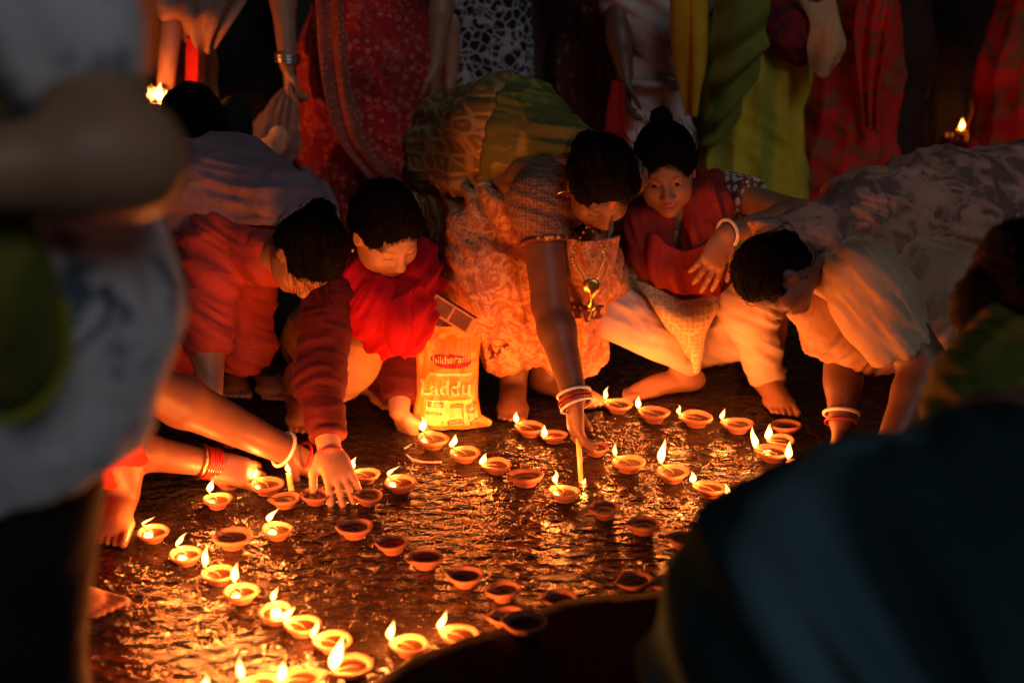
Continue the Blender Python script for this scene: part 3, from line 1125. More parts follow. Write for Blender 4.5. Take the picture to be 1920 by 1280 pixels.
    def foot(s, ankle, toes_dir, sc=1.0, F=None):
        """bare foot flat on the ground under the ankle"""
        F = F or s.F
        a = np.asarray(ankle, float)
        d = nrm(V(toes_dir[0], toes_dir[1], 0))
        t = V(-d[1], d[0], 0)
        g = V(a[0], a[1], 0)
        F.cap(a + V(0, 0, 0.03), g + V(0, 0, 0.04) - d * 0.01, 0.034 * sc, 0.032 * sc, 0.02)
        F.ell(g - d * 0.035 * sc + V(0, 0, 0.028), V(0.028, 0.032, 0.028) * sc, np.stack([t, d, V(0, 0, 1)], 1), 0.02)
        F.ell(g + d * 0.045 * sc + V(0, 0, 0.030), V(0.036, 0.085, 0.030) * sc, np.stack([t, d, V(0, 0, 1)], 1), 0.025)
        F.ell(g + d * 0.115 * sc + V(0, 0, 0.018), V(0.044, 0.045, 0.019) * sc, np.stack([t, d, V(0, 0, 1)], 1), 0.02)
        for i, o in enumerate((0.030, 0.012, -0.004, -0.019, -0.032)):
            L = (0.052, 0.048, 0.042, 0.035, 0.028)[i]
            r = (0.0115, 0.0085, 0.008, 0.0075, 0.007)[i]
            p = g + d * 0.135 * sc + t * o * sc + V(0, 0, 0.015)
            F.cap(p, p + d * L * sc + V(0, 0, -0.004), r * sc, r * 0.85 * sc, 0.005)

    def bangle(s, c, axis, R, r=0.003, mat='shell', name="bangle"):
        return s.part(name, ring(c, axis, R, r), mat)

def mid(a, b, t=0.5):
    return np.asarray(a) * (1 - t) + np.asarray(b) * t

def beads(pts, r, every=1.0):
    """string of small beads along points (one mesh)"""
    ms = []
    pts = np.asarray(pts, float)
    for p in pts:
        v, q = lathe([(0.0, -r), (r * 0.7, -r * 0.7), (r, 0), (r * 0.7, r * 0.7), (0.0, r)], 6, p)
        ms.append((v, q))
    return joinm(*ms)

def curve_pts(ctrl, n):
    v, q = None, None
    C = np.asarray(ctrl, float)
    m = len(C)
    out = []
    for t in np.linspace(0, m - 1, n):
        i = min(int(t), m - 2); u = t - i
        p0 = C[i - 1] if i > 0 else 2 * C[0] - C[1]
        p1, p2 = C[i], C[i + 1]
        p3 = C[i + 2] if i + 2 < m else 2 * C[-1] - C[-2]
        out.append(0.5 * ((2 * p1) + (-p0 + p2) * u + (2 * p0 - 5 * p1 + 4 * p2 - p3) * u ** 2 + (-p0 + 3 * p1 - 3 * p2 + p3) * u ** 3))
    return np.array(out)

# ------------------------------------------------------------------ cloth
M['blouse_brown'] = mat_cloth("brown brocade blouse", (0.16, 0.085, 0.06), (0.30, 0.17, 0.11), 'brocade', 120, thr=0.38)
M['saree_orange'] = mat_cloth("orange printed saree", (0.54, 0.20, 0.085), (0.72, 0.44, 0.24), 'paisley', 24)
M['saree_leaf'] = mat_cloth("olive leaf printed saree end", (0.20, 0.125, 0.035), (0.52, 0.36, 0.15), 'leaf', 22, thr=0.3)
M['saree_olive'] = mat_cloth("olive green saree end", (0.12, 0.13, 0.03), (0.30, 0.26, 0.05), 'smudge', 10)
M['border'] = mat_cloth("dark printed border", (0.15, 0.035, 0.03), (0.65, 0.42, 0.25), 'motif', 60, thr=0.33)
M['red_saree'] = mat_cloth("red tie-dyed saree", (0.34, 0.014, 0.020), (0.50, 0.16, 0.13), 'tie', 34)
M['red_border'] = mat_cloth("dull red saree border", (0.30, 0.07, 0.05), (0.45, 0.2, 0.15), 'motif', 90, thr=0.25)
M['red_scarf'] = mat_cloth("bright red scarf", (0.66, 0.006, 0.018), rough=0.8, trans=0.25)
M['red_kurta'] = mat_cloth("red cotton tunic", (0.42, 0.06, 0.045))
M['maroon_velvet'] = mat_cloth("maroon velvet sleeve", (0.10, 0.008, 0.010), sheen=0.5)
M['purple_scarf'] = mat_cloth("grey purple shawl", (0.22, 0.16, 0.19), (0.30, 0.18, 0.20), 'smudge', 8)
M['ochre'] = mat_cloth("yellow ochre trousers", (0.62, 0.34, 0.13))
M['peach'] = mat_cloth("pale peach trousers", (0.80, 0.60, 0.50))
M['cream_print'] = mat_cloth("cream printed tunic", (0.62, 0.42, 0.20), (0.78, 0.66, 0.46), 'brocade', 75, thr=0.36)
M['sleeve_print'] = mat_cloth("cream and maroon printed sleeve", (0.22, 0.06, 0.05), (0.72, 0.62, 0.50), 'motif', 62, thr=0.42)
M['red_dupatta'] = mat_cloth("thin orange red scarf", (0.46, 0.045, 0.028), rough=0.7, trans=0.3)
M['cream_blouse'] = mat_cloth("cream blouse", (0.52, 0.36, 0.24))
M['tan_saree'] = mat_cloth("tan saree", (0.46, 0.27, 0.17), (0.56, 0.36, 0.24), 'smudge', 9)
M['grey_drape'] = mat_cloth("grey and rose printed saree end", (0.60, 0.29, 0.205), (0.20, 0.11, 0.09), 'smudge', 15, thr=0.33)
M['white_print'] = mat_cloth("white tunic with blue ink print", (0.84, 0.84, 0.88), (0.09, 0.14, 0.20), 'smudge', 17, thr=0.28)
M['navy'] = mat_cloth("dark teal blue shawl", (0.022, 0.052, 0.064), (0.090, 0.180, 0.215), 'stripe', 1.5, sheen=0.0, rot=(0, 0.9, 0.4))  # the paler bands paint the soft sheen on the shawl's folds
M['navy'].node_tree.nodes['Principled BSDF'].inputs['Specular IOR Level'].default_value = 0.0
M['green_collar'] = mat_cloth("dark green collar", (0.09, 0.11, 0.015), (0.20, 0.16, 0.02), 'smudge', 9)
M['black_cloth'] = mat_cloth("black cotton", (0.010, 0.009, 0.010), sheen=0.02)
M['dark_brown'] = mat_cloth("dark brown cotton", (0.045, 0.022, 0.015))
M['dark_maroon'] = mat_cloth("dark maroon printed cotton", (0.11, 0.03, 0.033), (0.30, 0.13, 0.11), 'motif', 38, thr=0.26)
M['dark_mauve'] = mat_cloth("dark mauve cotton", (0.10, 0.05, 0.065))
M['bw_print'] = mat_cloth("black and white printed cotton", (0.012, 0.012, 0.016), (0.42, 0.42, 0.46), 'floral', 30, thr=0.36, col3=(0.4, 0.4, 0.44))
M['white_dress'] = mat_cloth("white cotton dress", (0.60, 0.48, 0.44))
M['yellow_cloth'] = mat_cloth("golden yellow scarf", (0.75, 0.40, 0.02))
M['green_saree'] = mat_cloth("yellow green saree", (0.76, 0.56, 0.04), (0.36, 0.36, 0.035), 'stripe', 2.2, rot=(0, 0, 0.3))
M['green_dark'] = mat_cloth("moss green saree end", (0.20, 0.22, 0.03))
M['scarlet_print'] = mat_cloth("scarlet patterned saree", (0.70, 0.030, 0.018), (0.30, 0.09, 0.04), 'floral', 16, thr=0.33)
M['crimson_bag'] = mat_cloth("crimson embroidered cloth", (0.26, 0.015, 0.02), (0.10, 0.02, 0.03), 'floral', 30, thr=0.3)
M['cream_cloth'] = mat_cloth("cream cotton cloth", (0.62, 0.40, 0.20), (0.35, 0.18, 0.08), 'motif', 26, thr=0.2)
M['sash'] = mat_cloth("brown sash with pale print", (0.22, 0.09, 0.05), (0.6, 0.48, 0.36), 'motif', 60, thr=0.25)
M['dusty_cloth'] = mat_cloth("dusty rose cloth", (0.34, 0.20, 0.17), (0.24, 0.13, 0.11), 'smudge', 12)
M['amber_cloth'] = mat_cloth("amber cloth", (0.45, 0.20, 0.06))
M['red_plain'] = mat_cloth("plain red cloth", (0.45, 0.015, 0.012))

def cutline(F, a, b, Y, below=True):
    """trim a garment along a line of the picture (plane through the line, running into depth)"""
    A, B = P(a[0], a[1], Y), P(b[0], b[1], Y)
    n = nrm(np.cross(B - A, V(0, 1, 0.0)))
    if (n[2] > 0) == below:
        n = -n
    F.cut(A, n)

GP_L = "people squatting and bending round the lamps"
GP_B = "people standing in the dark behind the lamps"
GP_F = "blurred people close to the camera"

# ------------------------------------------------------------------ woman bending over in the middle
def center_woman():
    p = Person("woman in orange printed saree bending down to light a lamp with a burning stick", G(1000, 745), GP_L, 'skin_dark', 0.0048)
    hip, chest, nb = P(890, 335, 3.78), P(1000, 305, 3.42), P(1080, 330, 3.27)
    hc = P(1126, 345, 3.15)
    rsh, rel, rwr = P(1014, 385, 3.22), P(1032, 572, 3.12), P(1077, 742, 2.98)
    lsh = P(1168, 330, 3.42)
    kR0, kL0 = P(930, 520, 3.38), P(1072, 510, 3.36)
    L = p.head(hc, (0.16, -0.55, -0.80), (0.05, -0.2, 1), 0.90, mark=0.062, neck_to=nb)
    p.arm(rsh, rel, rwr, (0.052, 0.043, 0.041, 0.028))
    tips = p.hand(rwr, P(1080, 830, 2.97) - rwr, V(0.9, 0.3, -0.1), -1, (0.35, 0.45, 0.5, 0.55), 0.03, 0.95, 0.45)
    for ank, td in ((P(962, 715, 3.46), (-0.02, -1)), (P(1030, 705, 3.50), (0.75, -0.66))):
        ank[2] = 0.075
        p.F.cap(ank + V(0, 0.03, 0.25), ank, 0.05, 0.034, 0.02)
        p.foot(ank, td, 0.98)
        p.bangle(ank + V(0, 0, 0.02), V(0.1, 0.1, 1), 0.043, 0.0028, 'silver', 'anklet')
    p.F.chain([nb, chest, hip, kR0, P(962, 690, 3.5)], [.05, .08, .09, .06, .04]); p.F.chain([hip, kL0, P(1030, 690, 3.52)], [.09, .06, .04]); p.F.cap(rsh, nb, .045, .05); 
    p.body()
    p.hair(combed=420, line=0.066, extra=[((0, -0.09, -0.02), (0, -0.085, -0.06), 0.045, 0.035)], bun=(0, -0.10, -0.015), bun_r=0.05)
    # blouse with short sleeve
    F = Field(0.006)
    F.chain([P(985, 345, 3.44), P(1040, 345, 3.33), nb], [0.092, 0.098, 0.062], 0.05)
    F.cap(rsh, lsh, 0.062, 0.060, 0.06)
    F.chain([rsh + V(0, 0, 0.004), P(1022, 456, 3.18)], [0.066, 0.056], 0.04)
    F.cut(P(1022, 456, 3.18), nrm(P(1028, 530, 3.14) - P(1014, 400, 3.21)))
    p.part("blouse", F.mesh(), 'blouse_brown', disp=[folds((0.3, 0.2, 0.9), 0.03, 0.0028, seed=2), lumps(0.004, 14, 3)])
    v, q = ring(P(1022, 455, 3.18), P(1028, 530, 3.14) - P(1014, 400, 3.21), 0.0575, 0.005)
    p.part("sleeve_hem", (v, q), 'border')
    # wrapped saree over hips, thighs and shins
    kR, kL = P(930, 520, 3.36), P(1078, 505, 3.32)
    F = Field(0.007)
    F.ell(hip, V(0.185, 0.18, 0.165), None, 0.06)
    F.chain([P(885, 385, 3.72), kR, P(950, 628, 3.42)], [0.13, 0.098, 0.096], 0.07)
    F.chain([P(960, 385, 3.72), kL, P(1068, 655, 3.42)], [0.13, 0.092, 0.082], 0.07)
    F.chain([mid(hip, chest, 0.5), P(960, 420, 3.45), P(1000, 590, 3.40)], [0.12, 0.11, 0.09], 0.08)
    cutline(F, (880, 690), (1000, 705), 3.4)
    F.cut(P(1000, 690, 3.4), V(0.05, 0.1, -1))
    p.part("saree", F.mesh(), 'saree_orange', disp=[folds((0.95, 0.25, 0.25), 0.05, 0.010, 0.8, 3.5, 5), folds((0.3, 0.3, 1), 0.10, 0.006, 0.8, 3, 8)])
    # saree end over the back
    F = Field(0.007)
    F.chain([P(872, 285, 3.74), P(960, 250, 3.50), P(1060, 285, 3.33)], [0.165, 0.128, 0.085], 0.06)
    cutline(F, (830, 400), (1075, 262), 3.45)
    import copy
    F2 = copy.deepcopy(F)
    F.cut(P(930, 250, 3.5), V(-1, 0.25, 0.25)); F2.cut(P(931, 250, 3.5), V(1, -0.25, -0.25))
    p.part("saree_side", F2.mesh(), 'saree_leaf', disp=[folds((0.2, 0.3, 1), 0.06, 0.006, 0.8, 4, 9), lumps(0.006, 9, 4)])
    p.part("saree_back", F.mesh(), 'saree_olive', disp=[folds((0.2, 0.3, 1), 0.045, 0.006, 0.8, 4, 9), lumps(0.006, 9, 4)])
    c = [[P(822, 205, 3.72), P(870, 190, 3.62), P(925, 215, 3.50), P(945, 270, 3.42)],
         [P(805, 260, 3.66), P(850, 255, 3.55), P(905, 280, 3.45), P(930, 330, 3.40)],
         [P(812, 310, 3.60), P(845, 320, 3.50), P(890, 345, 3.42), P(918, 400, 3.36)],
         [P(832, 362, 3.60), P(862, 378, 3.50), P(900, 420, 3.40), P(935, 470, 3.34)],
         [P(850, 395, 3.62), P(880, 430, 3.52), P(915, 480, 3.42), P(950, 540, 3.34)]]
    p.part("saree_fold", sheet(c, 70, 60, lambda u, v, x: 0.010 * np.sin(v * 16 + 2.5 * u + 2 * fbm(x * 6, 2, 3)) + 0.006 * fbm(x * 18, 2, 5)), 'saree_leaf')
    # front end hanging from the chest, with printed border, and the hem panel
    c = [[P(1052, 440, 3.22), P(1090, 452, 3.12), P(1128, 450, 3.12), P(1158, 440, 3.22)],
         [P(1060, 500, 3.20), P(1088, 505, 3.10), P(1122, 505, 3.10), P(1150, 495, 3.22)],
         [P(1064, 545, 3.20), P(1090, 552, 3.12), P(1118, 552, 3.12), P(1140, 545, 3.22)],
         [P(1066, 582, 3.22), P(1088, 588, 3.14), P(1110, 590, 3.14), P(1128, 583, 3.24)]]
    fd = lambda u, v, x: 0.007 * np.sin(v * 15 + 2 * fbm(x * 7, 2, 3)) + 0.004 * fbm(x * 25, 2, 5)
    p.part("saree_front", sheet(c, 50, 40, fd), 'saree_orange')
    c = [[P(1068, 568, 3.19), P(1090, 574, 3.115), P(1108, 576, 3.115), P(1130, 568, 3.21)],
         [P(1066, 592, 3.20), P(1088, 598, 3.125), P(1108, 600, 3.125), P(1127, 592, 3.22)]]
    p.part("saree_border", sheet(c, 12, 30, fd), 'border')
    c = [[P(1060, 570, 3.28), P(1085, 575, 3.22), P(1108, 578, 3.22), P(1124, 570, 3.30)],
         [P(1066, 640, 3.30), P(1086, 642, 3.24), P(1106, 640, 3.24), P(1120, 635, 3.33)],
         [P(1070, 703, 3.36), P(1086, 706, 3.30), P(1100, 704, 3.30), P(1114, 700, 3.38)]]
    p.part("saree_hem", sheet(c, 40, 30, fd), 'saree_orange')
    c = [[P(1000, 560, 3.30), P(965, 590, 3.28), P(940, 618, 3.30)], [P(985, 585, 3.29), P(955, 625, 3.28), P(915, 655, 3.32)], [P(972, 618, 3.30), P(945, 655, 3.30), P(908, 680, 3.36)]]
    p.part("saree_border", sheet(c, 30, 30, lambda u, v, x: 0.005 * np.sin(u * 12)), 'border')
    # jewellery
    ax = rwr - rel
    for k, (d, m_, r_) in enumerate(((0.0, 'shell', 0.0036), (0.012, 'redbangle', 0.003), (0.02, 'redbangle', 0.003), (0.029, 'shell', 0.0034))):
        p.bangle(rwr + nrm(ax) * (d - 0.006), ax + V(0.01 * k, 0, 0), 0.037, r_, m_)
    nk = curve_pts([L(-0.045, 0.0, -0.11), P(1076, 470, 3.09), P(1092, 520, 3.07), P(1109, 548, 3.07), P(1122, 515, 3.07), P(1130, 465, 3.09), L(0.045, 0.0, -0.11)], 60)
    p.part("necklace", beads(nk, 0.0042), 'gold')
    F = Field(0.003)
    F.ell(P(1109, 538, 3.065), V(0.021, 0.006, 0.021)); F.ell(P(1109, 574, 3.07), V(0.011, 0.006, 0.013), None, 0.01)
    F.cap(P(1109, 545, 3.065), P(1109, 570, 3.07), 0.004, 0.004, 0.01)
    p.part("pendant", F.mesh(), 'gold', disp=lumps(0.0015, 160, 3))
    p.part("earring", ring(L(-0.083, 0.0, -0.050), R_col(p.hR, 1), 0.017, 0.0022), 'gold')
    p.part("earring", ring(L(0.083, 0.0, -0.050), R_col(p.hR, 1), 0.017, 0.0022), 'gold')
    return p, tips

def R_col(R, i):
    return R[:, i]

CW, cw_tips = center_woman()

# ------------------------------------------------------------------ girl squatting
def girl():
    p = Person("girl with top bun and red scarf squatting, one arm stretched over her neighbour", G(1330, 730), GP_L, 'skin', 0.0036)
    hc = P(1248, 318, 3.50)
    chest, pel = P(1285, 465, 3.66), P(1300, 610, 3.80)
    nb = P(1262, 405, 3.58)
    rsh, lsh = P(1190, 420, 3.62), P(1365, 365, 3.66)
    L = p.head(hc, (-0.06, -0.93, -0.34), (-0.14, -0.1, 1), 0.92, neck_to=nb, open_eyes=True)
    lel, lwr = P(1500, 402, 3.46), P(1362, 438, 3.30)
    p.arm(lsh, lel, lwr, (0.042, 0.036, 0.034, 0.024))
    p.hand(lwr, P(1332, 500, 3.27) - lwr, V(-0.25, 0.9, -0.35), 1, (0.30, 0.22, 0.22, 0.28), 0.20, 0.92, 0.1)
    rel, rwr = P(1140, 500, 3.52), P(1165, 545, 3.34)
    p.arm(rsh, rel, rwr, (0.04, 0.034, 0.032, 0.024))
    p.hand(rwr, P(1172, 490, 3.25) - rwr, V(-0.5, 0.6, -0.6), -1, (0.9, 1.0, 1.0, 1.0), 0.0, 0.85, 0.5)
    an1 = P(1282, 690, 3.52); an1[2] = 0.075
    p.foot(an1, (-0.93, -0.35), 0.95)
    an2 = P(1438, 712, 3.50); an2[2] = 0.08
    p.foot(an2, (0.12, -1), 0.95)
    p.F.cap(an1 + V(0.02, 0.05, 0.14), an1, 0.045, 0.034)
    p.F.cap(an2 + V(0.0, 0.0, 0.14), an2, 0.045, 0.034)
    p.F.chain([nb, chest, pel, P(1152, 588, 3.38), an1 + V(0.02, 0.05, 0.1)], [.05, .08, .09, .05, .04]); p.F.chain([pel, P(1406, 580, 3.40), an2 + V(0, 0, 0.1)], [.09, .05, .04]); p.F.chain([rsh, nb, lsh], [.04, .05, .04])
    bd = p.body()
    # open eyes
    for sx in (-1, 1):
        c = L(sx * 0.030, 0.0738, 0.0040)
        g = nrm(R_col(p.hR, 1) + V(-0.40, 0, -0.35))
        v, q = lathe([(0.0, -1), (0.5, -0.866), (0.866, -0.5), (1, 0), (0.95, 0.31), (0.866, 0.5), (0.7, 0.714), (0.5, 0.866), (0.3, 0.954), (0.0, 1)], 16)
        xx = nrm(np.cross(g, V(0, 0, 1))); Rg = np.stack([xx, np.cross(g, xx), g], 1)
        vv = v @ Rg.T
        eye = p.part("eye", (c + vv * V(1, 1, 1) * 0.0112, q), M_EYE, attrs={"iris": ((v[:, 2] > 0.6)).astype(float)}, parent=bd)
    p.hair(combed=420, line=0.060, bun=(0.0, -0.025, 0.146), bun_r=0.029)
    # trousers
    F = Field(0.0065)
    kR, kL = P(1150, 585, 3.34), P(1408, 575, 3.36)
    F.ell(pel, V(0.16, 0.14, 0.13), None, 0.05)
    F.chain([P(1265, 605, 3.70), kR, P(1288, 672, 3.50)], [0.085, 0.060, 0.046], 0.03)
    F.chain([P(1335, 610, 3.70), kL, P(1437, 705, 3.50)], [0.085, 0.062, 0.046], 0.03)
    F.cap(P(1310, 640, 3.64), P(1390, 635, 3.56), 0.065, 0.055, 0.04)
    F.cut(P(1437, 716, 3.50), V(0.05, -0.1, -1))
    p.part("trousers", F.mesh(), 'peach', disp=[folds((0.5, 0.2, 1), 0.04, 0.0038, 1.0, 6, 2)])
    for c, r_ in ((P(1438, 690, 3.5), 0.0475), (P(1437, 703, 3.5), 0.047)):
        p.part("cuff_crease", ring(c, V(0.06, 0.05, 1), r_, 0.004), 'peach')
    # tunic with pointed tail
    F = Field(0.0065)
    F.chain([nb + V(0, 0.03, -0.03), chest, pel], [0.07, 0.118, 0.14], 0.06)
    F.cap(rsh, lsh, 0.055, 0.055, 0.06)
    F.chain([P(1215, 530, 3.50), P(1240, 590, 3.45)], [0.09, 0.06], 0.06)
    cutline(F, (1150, 560), (1400, 650), 3.5)
    p.part("tunic", F.mesh(), 'cream_print', disp=[folds((0.7, 0.1, 0.7), 0.05, 0.006, 0.8, 4, 4)])
    F = Field(0.006)
    F.chain([lsh, P(1412, 372, 3.60)], [0.062, 0.055], 0.03)
    F.cut(P(1412, 372, 3.60), nrm(lel - lsh))
    p.part("sleeve", F.mesh(), 'sleeve_print', disp=lumps(0.004, 16, 2))
    c = [[P(1180, 520, 3.44), P(1240, 545, 3.38), P(1300, 560, 3.40), P(1360, 540, 3.46)],
         [P(1225, 570, 3.36), P(1265, 595, 3.32), P(1310, 600, 3.34), P(1352, 575, 3.42)],
         [P(1258, 615, 3.38), P(1285, 640, 3.34), P(1312, 635, 3.36), P(1338, 605, 3.42)],
         [P(1288, 665, 3.44), P(1300, 695, 3.40), P(1308, 690, 3.41), P(1322, 645, 3.46)]]
    p.part("tunic_tail", sheet(c, 50, 44, lambda u, v, x: 0.008 * np.sin(v * 9 + 3 * u) + 0.004 * fbm(x * 20, 2, 5)), 'cream_print')
    # scarf round the neck, two ends down the front
    F = Field(0.006)
    F.chain([P(1195, 385, 3.56), P(1215, 420, 3.50), P(1215, 480, 3.47), P(1265, 545, 3.44)], [0.035, 0.05, 0.055, 0.045], 0.03, (V(0.1, -1, 0.2), 0.6))
    F.chain([P(1320, 345, 3.62), P(1330, 385, 3.54), P(1325, 450, 3.50), P(1325, 530, 3.44)], [0.04, 0.055, 0.055, 0.045], 0.03, (V(0.1, -1, 0.2), 0.6))
    F.chain([P(1205, 370, 3.62), P(1262, 350, 3.70), P(1322, 345, 3.62)], [0.035, 0.04, 0.04], 0.03)
    p.part("scarf", F.mesh(), 'red_dupatta', disp=[folds((0.95, 0.0, 0.25), 0.032, 0.007, 0.7, 4, 7), lumps(0.003, 20, 2)])
    c = [[P(1180, 430, 3.50), P(1230, 440, 3.42), P(1275, 470, 3.42), P(1345, 450, 3.46)],
         [P(1178, 480, 3.44), P(1225, 500, 3.38), P(1275, 515, 3.39), P(1352, 500, 3.43)],
         [P(1200, 520, 3.42), P(1240, 540, 3.38), P(1285, 552, 3.38), P(1345, 545, 3.42)]]
    p.part("scarf_end", sheet(c, 40, 50, lambda u, v, x: 0.008 * np.sin(v * 22 + 2 * fbm(x * 6, 2, 1)) + 0.003 * fbm(x * 25, 2, 5), 0.003), 'red_dupatta')
    p.bangle(lwr + nrm(lel - lwr) * 0.004, lel - lwr, 0.033, 0.0045, 'shell')
    p.part("earring", ring(L(0.084, 0.0, -0.05), R_col(p.hR, 1), 0.021, 0.002), 'gold')
    v, q = lathe([(0.0, -1), (0.8, -0.6), (1, 0), (0.8, 0.6), (0.0, 1)], 8)
    p.part("nose_stud", (v * 0.0026 + L(-0.0195, 0.100, -0.030), q), 'silver')
    return p

def mat_eye():
    m, t, b = new_mat("eye")
    a = t.nodes.new("ShaderNodeAttribute"); a.attribute_name = "iris"
    c = mixc(t, a.outputs["Fac"], (0.55, 0.52, 0.48), (0.012, 0.007, 0.005))
    t.links.new(c, b.inputs["Base Color"])
    b.inputs["Roughness"].default_value = 0.12
    return m
M_EYE = mat_eye()
GIRL = girl()

# ------------------------------------------------------------------ person with red scarf behind the yellow bag
def scarf_person():
    p = Person("short-haired person in bright red scarf squatting behind the yellow bag", G(700, 790), GP_L, 'skin_light', 0.0045)
    hc = P(722, 432, 3.22)
    chest, pel = P(715, 580, 3.42), P(700, 690, 3.62)
    nb = P(705, 520, 3.34)
    L = p.head(hc, (0.46, -0.62, -0.60), (0.02, -0.2, 1), 0.93, neck_to=nb)
    rsh, rel, rwr = P(618, 560, 3.20), P(598, 712, 3.06), P(617, 842, 2.93)
    lsh, lel, lwr = P(785, 560, 3.40), P(752, 690, 3.32), P(748, 770, 3.24)
    p.arm(rsh, rel, rwr, (0.044, 0.038, 0.035, 0.026))
    p.hand(rwr, P(655, 942, 2.80) - rwr, V(-0.15, 0.55, -0.8), -1, (0.22, 0.16, 0.18, 0.25), 0.14, 1.0, 0.1)
    p.arm(lsh, lel, lwr, (0.042, 0.036, 0.034, 0.025))
    p.hand(lwr, P(762, 800, 3.24) - lwr, V(0.7, 0.5, -0.3), 1, (0.5, 0.5, 0.5, 0.5), 0.04, 0.95, 0.3)
    an = P(690, 735, 3.52); an[2] = 0.07
    p.foot(an, (0.5, -0.85), 0.98)
    p.F.cap(an + V(0, 0.05, 0.2), an, 0.05, 0.036)
    an = P(562, 775, 3.38); an[2] = 0.07
    p.foot(an, (0.2, -0.95), 0.98)
    p.F.chain([nb, chest, pel, P(650, 665, 3.32), an], [.05, .08, .09, .05, .036]); p.F.cap(pel, P(700, 690, 3.56), .09, .05); p.F.chain([rsh, nb, lsh], [.04, .05, .04])
    p.body()
    p.hair(combed=420, line=0.062, bun=(0, -0.105, 0.01), bun_r=0.03, thick=1.08, parting=False)
    # velvet sleeves
    for sh, el, wr in ((rsh, rel, rwr), (lsh, lel, lwr)):
        F = Field(0.0055)
        e = wr + nrm(el - wr) * 0.028
        F.chain([sh, el, e], [0.066, 0.056, 0.042], 0.02)
        F.cut(e, nrm(wr - el))
        p.part("sleeve", F.mesh(), 'maroon_velvet', disp=[folds(nrm(wr - sh), 0.030, 0.0028, 1.2, 7, 3), lumps(0.003, 30, 3)])
    F = Field(0.007)
    F.chain([nb, chest, pel], [0.07, 0.125, 0.15], 0.06)
    F.cap(rsh, lsh, 0.06, 0.06, 0.06)
    F.chain([P(720, 660, 3.45), P(735, 740, 3.36)], [0.08, 0.055], 0.04)
    F.cut(V(0, 0, 0.05), V(0, 0, -1))
    p.part("tunic", F.mesh(), 'maroon_velvet', disp=[folds((0.6, 0.2, 0.7), 0.05, 0.006, seed=4)])
    # knee in ochre trousers
    F = Field(0.0065)
    kn = P(648, 660, 3.30)
    F.chain([P(600, 640, 3.52), kn, P(600, 735, 3.36), P(570, 775, 3.38)], [0.100, 0.082, 0.070, 0.05], 0.06)
    F.cut(V(0, 0, 0.06), V(0, 0, -1))
    p.part("trousers", F.mesh(), 'ochre', disp=[folds((0.6, 0.2, 1), 0.06, 0.0025, 0.9, 5, 2)])
    # scarf
    F = Field(0.006)
    F.chain([P(655, 470, 3.36), P(668, 530, 3.26), P(710, 585, 3.20), P(745, 640, 3.20)], [0.045, 0.062, 0.070, 0.05], 0.04)
    F.chain([P(790, 490, 3.36), P(785, 540, 3.27), P(770, 590, 3.22), P(748, 640, 3.20)], [0.045, 0.055, 0.060, 0.05], 0.04)
    F.chain([P(655, 480, 3.42), P(715, 470, 3.50), P(780, 480, 3.42)], [0.04, 0.05, 0.045], 0.04)
    F.cut(P(745, 655, 3.2), V(0.12, 0, -1))
    p.part("scarf", F.mesh(), 'red_scarf', disp=[folds((0.75, 0.0, -0.5), 0.04, 0.008, 0.9, 5, 7), lumps(0.005, 14, 2)])
    c = [[P(650, 520, 3.24), P(700, 560, 3.14), P(755, 555, 3.15), P(800, 500, 3.26)],
         [P(668, 570, 3.18), P(715, 600, 3.11), P(765, 595, 3.12), P(806, 570, 3.22)],
         [P(695, 620, 3.15), P(730, 632, 3.10), P(770, 622, 3.12), P(808, 612, 3.20)],
         [P(712, 652, 3.15), P(738, 660, 3.11), P(768, 652, 3.13), P(800, 632, 3.20)]]
    p.part("scarf_end", sheet(c, 60, 60, lambda u, v, x: 0.010 * np.sin(v * 11 + 4 * u + 2.0 * fbm(x * 6, 2, 1)) + 0.005 * fbm(x * 16, 2, 5), 0.003), 'red_scarf')
    p.bangle(rwr + nrm(rwr - rel) * 0.012, rwr - rel, 0.031, 0.003, 'redbangle')
    v, q = lathe([(0.0, -1.2), (0.5, -0.7), (1, 0), (0.6, 0.7), (0.0, 1.2)], 8)
    p.part("earring", (v * 0.0055 + L(0.083, 0.004, -0.046), q), 'silver')
    return p
scarf_person()

